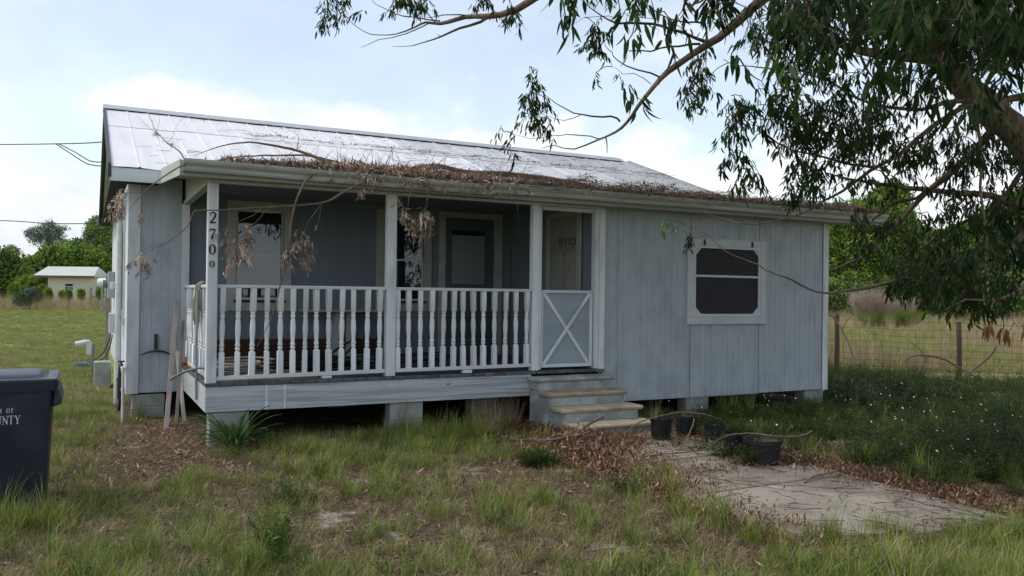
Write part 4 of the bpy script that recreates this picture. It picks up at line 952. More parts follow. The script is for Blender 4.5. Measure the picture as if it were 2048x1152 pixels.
b = MB(); b.tube([q0, q1], .014, 6); tag(b.build('pipe_offcut', M['pvc'], None, loc=tuple(q0)), 'short white pipe offcut lying on bare ground', 'pipe offcut')
q = atz(205, 775, .0); b = MB(); b.prism([(q[0]-.14, q[1]-.05), (q[0]+.1, q[1]-.1), (q[0]+.17, q[1]+.06), (q[0]-.05, q[1]+.12)], 'z', -.02, .04)
tag(b.build('paving_stone', M['block'], None, bevel=.008, loc=(q[0], q[1], 0)), 'broken pale paving stone beside the pipe offcut', 'stone')
# plank under deck edge
b = MB(); b.beam(tuple(aty(905, 855, .35)), tuple(aty(1055, 840, .5)), .14, .04, up=(0, -.4, 1)); tag(b.build('loose_plank', M['oldwood'], None, bevel=.004, loc=tuple(aty(905, 855, .35))), 'weathered loose plank lying under the porch edge near the steps', 'plank')
# overhead service cables
for pts, lb in (([atd(-250, 290, 21), atd(0, 289, 19.5), atd(150, 287, 18.6), atd(205, 284, 17.4)], 'upper overhead cable reaching the gable'),
                ([atd(118, 288, 18.8), atd(150, 304, 18.4), atd(180, 322, 17.6), atd(204, 324, 17.2)], 'cable drooping from the upper line to the gable, upper of two'),
                ([atd(112, 288, 18.9), atd(140, 306, 18.5), atd(175, 328, 17.7), atd(204, 332, 17.2)], 'cable drooping from the upper line to the gable, lower of two'),
                ([atd(-250, 436, 24), atd(0, 441, 22.5), atd(100, 447, 21.5), atd(200, 447, 20.3)], 'lower overhead cable reaching the rear eave')):
    b = MB(); b.tube(smooth_path(pts, .3), .012, 5); tag(b.build('overhead_cable', M['cable'], None, loc=tuple(pts[-1])), lb, 'cable')

# ================================================================== ON THE PORCH
tb = thing('table', (2.0, 2.1, ZD), 'dingy white table with wide top and panel legs against the porch wall', 'table')
b = MB(); b.box(1.45, 2.52, 1.95, 2.40, 1.345, 1.375); b.build('table_top', M['table'], tb, bevel=.005)
for x in (1.88, 2.04): b = MB(); b.box(x, x+.115, 2.1, 2.3, ZD+.002, 1.343); b.build('leg', M['table'], tb, bevel=.004)
b = MB(); b.beam((.10, 2.385, .82), (2.60, 2.385, .80), .012, .31, up=(0, -.12, 1)); tag(b.build('brown_board', M['plywood'], None, loc=(1.3, 2.38, .67)), 'long red brown board leaning on the porch wall behind the hoses', 'board')
b = MB(); b.beam((1.55, 1.2, .70), (2.35, 1.9, .75), .5, .012, up=(0, 0, 1)); tag(b.build('white_board', M['table'], None, loc=(1.9, 1.5, .7)), 'pale flat board lying on the porch floor under the table', 'board')
def coil(cx, cy, r, n, m, label, z0=ZD, tall=0, hr=.011, seed=1):
    q = np.random.default_rng(seed); pts = []
    for k in range(n*18):
        a = k/18*2*PI; rr = r*(1+.16*math.sin(a*.37+seed)+.06*q.normal()*.2); zz = z0+.02+.13*(k/(n*18))*abs(math.sin(a*.23+seed))+.05*abs(math.sin(a*.5+seed*2))
        pts.append((cx+rr*math.cos(a)*1.35+.05*math.sin(a*.21), cy+rr*.75*math.sin(a), zz))
    if tall:
        for t in np.linspace(0, 1, 12): pts.append((pts[-1][0]*.0+cx+tall*(.1+.25*math.sin(t*PI*1.3)), cy-.3*t*.3, z0+.1+.26*math.sin(t*PI)))
    b = MB(); b.tube(pts, hr, 6); return tag(b.build('garden_hose', m, None, smooth=True, loc=(cx, cy, z0)), label, 'hose', None)
coil(.42, .9, .26, 8, M['cord'], 'beige coiled cable heap behind the leftmost balusters', hr=.012, seed=2)
coil(.95, .7, .22, 7, M['hose'], 'dark hose coil rising in a loop behind the third baluster', tall=-.5, hr=.014, seed=3)
coil(1.45, .8, .24, 9, M['hose'], 'dark hose heap with tall loop in the middle of the left railing run', tall=.9, hr=.014, seed=5)
coil(1.72, .6, .20, 3, M['hoseteal'], 'teal hose lying on top of the dark hoses', hr=.010, seed=7)
coil(2.05, 1.0, .2, 5, M['hose'], 'dark hose coil nearest the middle post with small loop', tall=-.35, hr=.013, seed=9)
coil(2.8, 1.2, .25, 2, M['hose'], 'single flat dark hose ring on the floor behind the middle railing run', hr=.012, seed=12)
b = MB()
for k in range(70): x = rnd.uniform(.2, 4.5); y = rnd.uniform(.15, 1.6); a = rnd.uniform(0, PI); l = rnd.uniform(.03, .09); b.add([(x-l*math.cos(a), y-l*math.sin(a), ZD+.012), (x+.012*math.sin(a), y-.012*math.cos(a), ZD+.006), (x+l*math.cos(a), y+l*math.sin(a), ZD+.014), (x-.012*math.sin(a), y+.012*math.cos(a), ZD+.008)], [(0, 1, 2, 3)])
tag(b.build('porch_litter', M['litter'], None), 'scattered dry leaves on the porch floor', 'leaves', kind='stuff')

# ================================================================== LEAF AND BLADE PROTOTYPES
def leaf(b, base, dirv, length, width, curl=.0, fold=.25, segs=4, side=None, mi=0):
    d = Vector(dirv).normalized(); s = d.cross(Vector(side) if side else Vector((rnd.uniform(-1, 1), rnd.uniform(-1, 1), rnd.uniform(-.2, .2)))).normalized(); n = s.cross(d).normalized()
    p = Vector(base); vs = []; cur = d.copy()
    for i in range(segs+1):
        t = i/segs; w = width*math.sin(PI*min(1, .06+t*.94)**.75)*.5 if i < segs else 0
        q = p+n*0
        vs += [q-s*w+n*w*fold, q+s*w+n*w*fold] if i < segs else [q, q]
        cur = (cur+n*curl/segs).normalized(); p = p+cur*(length/segs)
    b.add(vs, [(2*i, 2*i+1, 2*i+3, 2*i+2) for i in range(segs)], mi)
def sprig(seed, mat_, n=13, ll=(.07, .125), lw=(.016, .027), dead=False, tw=.24):
    global rnd; keep = rnd; rnd = random.Random(seed); b = MB()
    ang = rnd.uniform(0, 2*PI); pts = []
    for k in range(6):
        t = k/5; pts.append((math.cos(ang)*tw*.45*t, math.sin(ang)*tw*.45*t, -tw*.75*t**1.4+.02*math.sin(k*2)))
    b.tube(pts, [.004, .0035, .003, .0025, .002, .0012], 4, mi=1)
    for i in range(n):
        t = rnd.uniform(.12, 1); k = min(4, int(t*5)); f = t*5-k; p = [pts[k][j]*(1-f)+pts[k+1][j]*f for j in range(3)]
        a = rnd.uniform(0, 2*PI); sp_ = rnd.uniform(.1, .65); d = (math.cos(a)*sp_, math.sin(a)*sp_, -1 if not dead else -.9)
        off = rnd.uniform(.0, .06); p = (p[0]+math.cos(a)*off, p[1]+math.sin(a)*off, p[2]+rnd.uniform(-.01, .02))
        leaf(b, p, d, rnd.uniform(*ll), rnd.uniform(*lw), curl=rnd.uniform(-1.1, 1.1) if not dead else rnd.uniform(-3.4, 3.4), fold=.2 if not dead else 1.1, segs=4 if not dead else 5)
    rnd = keep
    return b.build('leaf_sprig', [mat_, M['twig'] if not dead else M['deadwood']], None)
SPRIGS = [sprig(100+i, M['euc'], n=rnd.randint(11, 16)) for i in range(7)]
SP_YOUNG = [sprig(140+i, M['euc_young'], n=14, ll=(.06, .10), lw=(.016, .022), tw=.2) for i in range(2)]
SP_DRY = sprig(150, M['euc_dry'], n=5, ll=(.10, .15), lw=(.022, .03), tw=.15)
SP_DEAD = [sprig(160+i, M['deadleaf'], n=24, ll=(.08, .125), lw=(.015, .025), dead=True, tw=.26) for i in range(5)]
for o in SPRIGS+SP_YOUNG+[SP_DRY]+SP_DEAD: COL.objects.unlink(o)

# ================================================================== EUCALYPTUS
tree = thing('eucalyptus_tree', (8.65, -4.5, 0), 'large leaning eucalyptus with peeling bark overhanging the yard from the right', 'tree')
LIMBS = []
def limb(name, pts, m='bark', amp=.035, parent=tree, step=.09, sides=8, seed=0, keep=True, knots=True):
    P = [np.append(atd(p[0], p[1], p[2]) if len(p) == 4 else np.array(p[:3]), p[-1]) for p in pts]
    path = wiggle(smooth_path(P, step), amp, seed+len(LIMBS)*3+1)
    b = MB(); b.tube([p[:3] for p in path], [max(.0012, p[3])*(1+(.10*mnoise.noise(Vector((p[0]*9, p[1]*9, p[2]*9))) if p[3] < .03 else .10*mnoise.noise(Vector((p[0]*1.8, p[1]*1.8, p[2]*1.8))))) for p in path], sides)
    if pts[0][-1] > .06: b.v = [(v[0]+.02*mnoise.noise(Vector((v[0]*5, v[1]*5, v[2]*2.5))), v[1]+.02*mnoise.noise(Vector((v[0]*5+9, v[1]*5, v[2]*2.5))), v[2]) for v in b.v]
    if knots:
        for k in range(3, len(path)-2, max(3, len(path)//7)):     # snapped stubs
            p = path[k]; r = p[3]
            if r < .004: continue
            a = rnd.uniform(0, 2*PI); d = np.array([math.cos(a), math.sin(a), rnd.uniform(-.3, .8)]); l = r*rnd.uniform(1.5, 3)+.02
            b.tube([p[:3], p[:3]+d*l], [r*.45, r*.2], 5)
    o = b.build(name, M[m], parent, smooth=True)
    if keep: LIMBS.append(path)
    return o, path
limb('trunk', [(2300, 930, 8.5, .27), (2290, 860, 8.5, .25), (2255, 680, 8.5, .225), (2190, 520, 8.5, .205), (2120, 385, 8.5, .19), (2048, 290, 8.5, .155), (1965, 205, 8.4, .14), (1900, 140, 8.3, .12), (1845, 20, 8.2, .12), (1800, -120, 8.1, .10), (1720, -300, 8.0, .075), (1650, -500, 7.8, .04)], amp=.05, sides=14, knots=False)
TL = [
 [(1905, 150, 8.3, .075), (1882, 122, 8.2, .068), (1804, 114, 8.0, .055), (1700, 96, 7.7, .04), (1621, 58, 7.4, .028), (1585, 0, 7.3, .02), (1540, -60, 7.2, .01)],
 [(1820, -60, 8.15, .085), (1700, -110, 7.9, .075), (1600, -60, 7.7, .062), (1526, 0, 7.6, .052), (1475, 44, 7.6, .045), (1439, 77, 7.55, .040), (1373, 120, 7.5, .030), (1320, 160, 7.5, .024), (1290, 195, 7.5, .020), (1262, 235, 7.5, .016), (1240, 258, 7.5, .013), (1212, 274, 7.5, .010), (1150, 300, 7.5, .006), (1110, 293, 7.4, .004), (1085, 297, 7.4, .002)],
 [(1760, -200, 8.05, .085), (1500, -200, 8.0, .07), (1250, -120, 8.1, .055), (1060, 0, 8.3, .040), (1020, 20, 8.3, .034), (985, 28, 8.3, .030), (930, 30, 8.35, .024), (880, 45, 8.4, .018), (850, 42, 8.4, .012), (830, 50, 8.4, .009), (790, 65, 8.45, .006), (760, 67, 8.5, .005), (730, 62, 8.5, .004), (705, 45, 8.5, .003), (690, 30, 8.5, .0015)],
 [(987, 27, 8.3, .016), (960, 42, 8.3, .015), (920, 55, 8.3, .013), (870, 77, 8.35, .008), (830, 90, 8.4, .004), (785, 93, 8.4, .0018)],
 [(862, 44, 8.4, .007), (810, 68, 8.4, .005), (760, 80, 8.4, .0035), (722, 95, 8.4, .002)],
 [(880, 42, 8.4, .008), (830, 35, 8.4, .006), (790, 32, 8.4, .005), (750, 8, 8.4, .003), (735, -15, 8.4, .002)],
 [(870, 44, 8.4, .006), (852, 20, 8.4, .005), (840, -8, 8.4, .004), (830, -40, 8.4, .002)],
 [(930, 31, 8.35, .008), (905, 25, 8.35, .006), (870, 30, 8.35, .004), (850, 34, 8.35, .002)],
 [(1420, 88, 7.52, .018), (1410, 82, 7.5, .016), (1344, 60, 7.4, .013), (1304, 47, 7.4, .012), (1252, 47, 7.3, .010), (1226, 47, 7.3, .009), (1200, 31, 7.3, .006), (1172, 11, 7.2, .004), (1150, -10, 7.2, .002)],
 [(1226, 45, 7.3, .004), (1228, 32, 7.3, .0035), (1205, 28, 7.3, .003), (1170, 34, 7.3, .002), (1145, 51, 7.3, .0012)],
 [(1342, 59, 7.4, .007), (1330, 35, 7.3, .006), (1310, 20, 7.3, .005), (1300, -5, 7.2, .003)],
 [(1316, 27, 7.3, .004), (1300, 36, 7.3, .003), (1262, 32, 7.2, .0025), (1240, 25, 7.2, .0015)],
 [(1400, 88, 7.5, .012), (1338, 89, 7.45, .009), (1298, 99, 7.45, .007), (1258, 102, 7.4, .005)],
 [(1405, 46, 7.5, .010), (1375, 45, 7.45, .008), (1348, 38, 7.4, .006), (1337, 34, 7.4, .004)],
 [(1325, 157, 7.5, .009), (1278, 140, 7.4, .007), (1235, 122, 7.4, .005), (1220, 109, 7.4, .004), (1212, 94, 7.4, .003), (1205, 75, 7.4, .0015)],
 [(1302, 168, 7.5, .004), (1270, 150, 7.45, .003), (1250, 148, 7.4, .0025), (1225, 133, 7.4, .0015)],
 [(1240, 243, 7.5, .010), (1223, 232, 7.45, .009), (1163, 229, 7.4, .007), (1129, 220, 7.4, .005), (1092, 192, 7.35, .003), (1075, 170, 7.3, .0012)],
 [(1163, 229, 7.4, .004), (1130, 242, 7.4, .003), (1095, 232, 7.35, .0015)],
 [(1200, 277, 7.5, .006), (1183, 271, 7.5, .005), (1134, 271, 7.45, .004), (1109, 275, 7.4, .003), (1060, 280, 7.4, .002), (1010, 262, 7.35, .0012)],
 [(1211, 275, 7.5, .007), (1216, 290, 7.5, .005), (1214, 306, 7.5, .003)],
 [(1975, 215, 8.4, .035), (1950, 201, 8.35, .03), (1848, 263, 8.3, .024), (1793, 310, 8.3, .020), (1738, 340, 8.25, .018), (1683, 380, 8.25, .014), (1644, 399, 8.2, .011), (1617, 419, 8.2, .009), (1575, 435, 8.2, .008), (1519, 448, 8.2, .007), (1486, 447, 8.2, .006), (1450, 438, 8.2, .005), (1417, 430, 8.2, .004), (1389, 416, 8.2, .002)],
 [(2130, 400, 8.5, .045), (2048, 470, 8.4, .035), (1990, 525, 8.35, .028), (1910, 540, 8.3, .022), (1834, 548, 8.3, .018), (1744, 573, 8.3, .016), (1686, 580, 8.25, .014), (1650, 584, 8.2, .012), (1617, 576, 8.2, .011), (1580, 558, 8.2, .009), (1530, 540, 8.2, .007), (1514, 528, 8.2, .006), (1467, 510, 8.2, .005), (1444, 497, 8.2, .004), (1415, 470, 8.2, .003), (1372, 452, 8.2, .0018)],
 [(1412, 470, 8.2, .002), (1395, 478, 8.2, .0015), (1375, 478, 8.2, .001)],
 [(1370, 451, 8.2, .0018), (1350, 444, 8.2, .0014), (1332, 442, 8.2, .001)],
 [(2000, 245, 8.45, .045), (1939, 310, 8.6, .038), (1866, 370, 8.8, .032), (1834, 399, 8.8, .026), (1798, 441, 8.9, .020), (1771, 470, 8.9, .018), (1732, 506, 9.0, .014), (1701, 523, 9.0, .010), (1658, 541, 9.1, .006)],
 [(2140, 420, 8.5, .05), (2048, 412, 8.5, .042), (1980, 395, 8.5, .036), (1919, 388, 8.5, .030), (1866, 380, 8.5, .028), (1775, 369, 8.5, .020), (1701, 358, 8.4, .012), (1650, 345, 8.4, .006)],
 [(1850, 382, 8.5, .018), (1834, 398, 8.5, .016), (1790, 408, 8.5, .014), (1765, 425, 8.5, .012), (1745, 441, 8.5, .009)],
 [(1955, 200, 7.9, .022), (1957, 219, 7.8, .018), (1954, 256, 7.75, .016), (1961, 310, 7.7, .014), (1963, 400, 7.7, .013), (1972, 477, 7.7, .012), (1970, 547, 7.7, .010), (1990, 574, 7.7, .006), (2004, 611, 7.7, .004), (2040, 660, 7.7, .002)],
 [(2150, 180, 8.6, .05), (2048, 193, 8.5, .04), (2000, 200, 8.4, .034), (1942, 199, 8.3, .028), (1882, 206, 8.2, .024), (1843, 219, 8.2, .02), (1804, 216, 8.1, .018), (1770, 211, 8.1, .016), (1733, 200, 8.0, .014), (1698, 185, 8.0, .012), (1660, 159, 7.9, .010), (1615, 147, 7.9, .008), (1595, 132, 7.8, .007), (1562, 103, 7.8, .004)],
 [(1608, 140, 7.9, .008), (1556, 144, 7.8, .007), (1539, 138, 7.8, .007), (1503, 132, 7.7, .005), (1474, 131, 7.7, .004), (1447, 118, 7.6, .003)],
 [(1745, 335, 8.3, .014), (1690, 325, 8.2, .012), (1640, 312, 8.2, .010), (1592, 303, 8.1, .008), (1545, 275, 8.1, .006), (1500, 240, 8.0, .004), (1465, 225, 8.0, .002)],
 [(2048, 120, 7.5, .03), (2000, 135, 7.5, .026), (1975, 165, 7.6, .022), (1955, 200, 7.8, .02)],
 [(2060, 320, 8.5, .03), (1985, 410, 8.8, .022), (1900, 455, 9, .016), (1830, 500, 9, .01), (1780, 520, 9, .006)],
 [(2140, 480, 8.2, .03), (2060, 560, 7.8, .022), (1990, 600, 7.4, .014), (1930, 600, 7.2, .008), (1890, 620, 7.1, .004)],
 [(1820, -60, 8.15, .05), (1800, -10, 7.2, .04), (1780, 40, 6.3, .025), (1760, 70, 5.6, .014), (1740, 60, 5.2, .006)],
 [(1870, 80, 8.2, .05), (1950, 40, 7.6, .035), (2010, -10, 7.2, .02), (2060, -60, 7, .012)],
 [(1750, -230, 8.0, .04), (1500, -260, 7.0, .03), (1380, -120, 6.6, .02), (1340, -30, 6.4, .010), (1330, 0, 6.3, .004)],
]
for i, L in enumerate(TL): limb('limb', L, m='bark' if L[0][-1] > .02 or i in (1, 2) else 'twig', sides=7 if L[0][-1] < .03 else 9, seed=i, amp=.02)

nodes = [np.array(p) for path in LIMBS for p in path[::2]]
# leaf masses: (px, py, rx, ry, count, nearest, farthest)
BL = [(1900, 60, 170, 110, 120, 5, 9), (1700, 60, 150, 90, 85, 5, 8), (1560, 55, 90, 60, 34, 6, 8), (1445, 30, 25, 45, 10, 6, 7.4), (1392, 195, 26, 42, 16, 7.5, 8), (1405, 130, 22, 22, 8, 7.5, 8),
      (1620, 180, 85, 65, 34, 7, 8.4), (1500, 235, 60, 38, 22, 7.6, 8.4), (1470, 290, 24, 40, 9, 7.8, 8.3), (1590, 250, 60, 50, 24, 7.5, 8.5), (1660, 300, 90, 80, 60, 7.6, 8.8), (1500, 378, 30, 26, 9, 7.9, 8.3), (1618, 385, 55, 32, 22, 7.9, 8.6), (1460, 335, 14, 14, 3, 7.9, 8.3),
      (1770, 240, 105, 95, 65, 6.8, 8.8), (1930, 250, 110, 120, 62, 6.8, 9.3), (1770, 325, 80, 55, 30, 7.5, 9), (1900, 340, 100, 60, 34, 7.5, 9.2), (2020, 420, 45, 110, 30, 7.3, 9.2), (1940, 430, 70, 45, 20, 7.5, 9.2),
      (1860, 500, 135, 62, 50, 7.3, 9.3), (1950, 560, 95, 55, 34, 7, 9), (1840, 575, 70, 32, 22, 7.2, 8.6), (1885, 615, 16, 14, 4, 7.1, 7.6), (1935, 620, 40, 22, 12, 7, 8), (1990, 600, 40, 35, 12, 7, 8), (1730, 470, 34, 42, 12, 8.6, 9.2), (1775, 400, 40, 30, 9, 8.3, 8.8),
      (1192, 78, 12, 38, 10, 7.3, 7.5), (1185, 105, 12, 30, 6, 7.3, 7.5), (1197, 156, 3, 4, 1, 7.4, 7.4), (1234, 162, 5, 3, 1, 7.4, 7.4), (1150, 2, 24, 8, 4, 7.1, 7.4), (1225, -2, 34, 9, 6, 7, 7.4), (1270, 12, 14, 12, 4, 7, 7.4), (1295, 0, 14, 8, 3, 7, 7.4), (1340, -4, 24, 6, 3, 6.2, 6.4),
      (1062, 165, 20, 16, 5, 7.2, 7.4), (1055, 190, 22, 22, 7, 7.2, 7.4), (1072, 215, 20, 22, 8, 7.2, 7.4), (1058, 235, 16, 22, 6, 7.2, 7.4), (1085, 255, 20, 20, 7, 7.3, 7.5), (1000, 267, 7, 3, 1, 7.35, 7.4), (1012, 304, 4, 4, 1, 7.35, 7.4), (1031, 287, 3, 3, 1, 7.35, 7.4),
      (1012, 40, 18, 14, 3, 8.2, 8.4), (1030, 42, 12, 10, 3, 8.2, 8.4), (1018, 8, 18, 10, 2, 8.2, 8.4), (965, 4, 22, 8, 5, 8.2, 8.5), (985, 38, 8, 6, 1, 8.3, 8.3), (658, 12, 8, 8, 2, 8.5, 8.6), (644, 30, 8, 18, 4, 8.5, 8.6), (650, 50, 10, 10, 3, 8.5, 8.6), (668, 38, 8, 14, 2, 8.5, 8.6), (682, 32, 12, 8, 3, 8.5, 8.6), (668, 8, 14, 8, 3, 8.5, 8.6), (695, 8, 8, 8, 3, 8.5, 8.6), (722, 34, 5, 4, 1, 8.5, 8.5), (785, 33, 6, 6, 2, 8.4, 8.5), (808, 2, 26, 8, 8, 8.4, 8.6), (838, 12, 18, 10, 7, 8.4, 8.6), (815, 18, 15, 10, 5, 8.4, 8.6)]
pts = []
for (cx_, cy_, rx, ry, n, d0, d1) in BL:
    for k in range(int(n*1.35) if n > 12 and cx_ > 1500 else n):
        a = rnd.uniform(0, 2*PI); r = math.sqrt(rnd.random()); pts.append((cx_+rx*r*math.cos(a), cy_+ry*r*math.sin(a), rnd.uniform(d0, d1)))
# keep the trunk and the three big pale limbs in the clear, as in the photo
def seg_d(x, y, a, b_):
    ax, ay = a; bx_, by_ = b_; t = max(0, min(1, ((x-ax)*(bx_-ax)+(y-ay)*(by_-ay))/((bx_-ax)**2+(by_-ay)**2))); return math.hypot(x-ax-t*(bx_-ax), y-ay-t*(by_-ay))
CLEAR = [((1975, 205), (2060, 300), 26, 8.8), ((1720, 98), (1940, 150), 30, 8.4), ((1950, 201), (1848, 263), 16, 8.6), ((1848, 263), (1738, 340), 16, 8.6), ((1738, 340), (1620, 415), 12, 8.6), ((1300, 180), (1475, 44), 16, 9), ((1957, 219), (1970, 540), 10, 8), ((1866, 370), (1740, 500), 10, 9), ((1990, 395), (1770, 369), 10, 8.8), ((1960, 197), (1770, 213), 10, 8.6)]
pts = [p for p in pts if not any(seg_d(p[0], p[1]+6, a, b_) < r*(.8 if p[2] > 7 else 1) and p[2] < dd for a, b_, r, dd in CLEAR)]
pts = [p for p in pts if p[0] > 1370 or rnd.random() < .95]
Wp = [atd(p[0], p[1]-FOC/p[2]*(.12 if p[0] > 1370 else .07), p[2]) for p in pts]
# the rest of the crown, above and beside the frame
cen = np.array([7.4, -3.6, 6.6])
k = 0
while k < 1300:
    q = rng.normal(0, 1, 3); q /= np.linalg.norm(q); q = cen+q*np.array([5.4, 5.0, 2.4])*rng.uniform(.35, 1)
    X, Y, Z = proj(q)
    if Z > .3 and -100 < X < 1560 and -420 < Y < 1200: continue
    if Z > .3 and 1500 < X < 2100 and -190 < Y < 1200: continue
    if Z < 3.0 and Z > -1.5 and abs(X-1024) < 2500: continue
    Wp.append(q); k += 1
# order outward and grow twigs to the nearest wood
N0 = np.array(nodes)[:, :3]
d0 = [float(np.min(np.linalg.norm(N0-w, axis=1))) for w in Wp]
order = np.argsort(d0); allN = list(N0); tw = MB(); sp_pos = []
arr = np.zeros((len(N0)+len(Wp)*6, 3)); arr[:len(N0)] = N0; cnt = len(N0)
for i in order:
    w = Wp[i]; dd = np.linalg.norm(arr[:cnt]-w, axis=1); j = int(np.argmin(dd)); s_ = arr[j]; D = dd[j]
    if D > .06:
        mid = (s_+w)/2+rng.normal(0, .04, 3)*min(1, D); mid[2] += .12*D
        nn_ = 4 if D < .6 else 6
        path = smooth_path([s_, mid, w], max(.05, D/nn_)); L2 = len(path)
        tw.tube(path, [.0035+.004*D*(1-t/L2)**1 for t in range(L2)], 4, cap=False)
        for p in path[1:-1:2]:
            if cnt < len(arr): arr[cnt] = p; cnt += 1
    if cnt < len(arr): arr[cnt] = w; cnt += 1
    sp_pos.append(w)
o = tw.build('twigs', M['twig'], tree); o['kind'] = 'stuff'
# nearest sprigs as parts, the remaining crown as one mass
dist = [np.linalg.norm(np.array(w)-CAM) if (lambda a: a[2] > 0 and 0 < a[0] < 2048 and -20 < a[1] < 1152)(proj(w)) else 99 for w in sp_pos]
near_i = set(np.argsort(dist)[:280])
pos, rot_, sc_, ix = [], [], [], []
for i, w in enumerate(sp_pos):
    big = dist[i] == 99
    if i in near_i:
        share(SPRIGS[rnd.randrange(7)], w, tree, 'leaf_sprig', (rnd.uniform(-.4, .4), rnd.uniform(-.4, .4), rnd.uniform(0, 6.28)), rnd.uniform(.75, 1.12)*(1 if proj(w)[0] > 1370 else .80)); continue
    for q in range(1 if not big else 3):
        pos.append(np.array(w)+rng.normal(0, .0 if not big else .3, 3)); rot_.append((rnd.uniform(-.35, .35), rnd.uniform(-.35, .35), rnd.uniform(0, 6.28))); sc_.append(rnd.uniform(.75, 1.15)*(1.7 if big else 1 if proj(w)[0] > 1370 else .80)); ix.append(rnd.randrange(7))
SPC = proto_collection('sprig_kinds', [s.copy() for s in SPRIGS])
scatter('crown', SPC, pos, rot_, sc_, ix, parent=tree)
for (px, py, D, s, o_) in ((1330, 441, 8.2, 1.0, SP_YOUNG[0]), (1336, 440, 8.22, .8, SP_YOUNG[1]), (1375, 470, 8.2, .8, SPRIGS[0]), (1368, 462, 8.2, .7, SPRIGS[2]), (1385, 478, 8.2, .6, SPRIGS[3]),
                           (1965, 640, 7.4, 1, SP_DRY), (1985, 640, 7.4, 1, SP_DRY), (2008, 645, 7.5, 1.1, SP_DRY), (2030, 648, 7.5, 1.1, SP_DRY), (2044, 650, 7.5, 1, SP_DRY)):
    share(o_, atd(px, py, D), tree, 'leaf_sprig', (0, 0, rnd.uniform(0, 6)), s)

# ================================================================== DEAD BRANCHES
def dead_thing(label, first, rest, clusters, group=None, cat='dead branch', name='dead_branch'):
    loc = first[0][:3] if len(first[0]) == 4 else first[0][:3]
    t = thing(name, tuple(float(v) for v in loc), label, cat, group); 
    for i, L in enumerate([first]+rest):
        limb('stem', L, m='deadwood', amp=.012, parent=t, keep=False, sides=7, seed=i+31, step=.05)
    for (p, s) in clusters:
        k = rnd.randrange(5); share(SP_DEAD[k], p, t, 'dead_leaf_cluster', (rnd.uniform(-.15, .15), rnd.uniform(-.15, .15), rnd.uniform(0, 6.28)), s)
    return t
def yp(px, py, Y, r): p = aty(px, py, Y); return (p[0], p[1], p[2], r+0.0) if True else None
def LY(lst): return [np.array([*aty(a, b_, Y), r]) for (a, b_, Y, r) in lst]
_limb = limb
def limb(name, pts, **k):            # accept world points as well
    if isinstance(pts[0], np.ndarray):
        path = wiggle(smooth_path(pts, k.get('step', .09)), k.get('amp', .02), k.get('seed', 0)+7)
        b = MB(); b.tube([p[:3] for p in path], [max(.0012, p[3])*(1+.12*mnoise.noise(Vector((p[0]*9, p[1]*9, p[2]*9)))) for p in path], k.get('sides', 7))
        for q in range(3, len(path)-2, max(4, len(path)//9)):
            p = path[q]; r = p[3]
            if r < .003: continue
            a = rnd.uniform(0, 2*PI); d = np.array([math.cos(a), math.sin(a), rnd.uniform(-.5, 1)]); l = r*rnd.uniform(1.5, 3.5)+.015
            b.tube([p[:3], p[:3]+d*l], [r*.5, r*.2], 4)
        return b.build(name, M[k.get('m', 'twig')], k.get('parent'), smooth=True), path
    return _limb(name, pts, **k)
def CL(lst): return [(aty(a, b_-10*s, Y), s*.92) for (a, b_, Y, s) in lst]
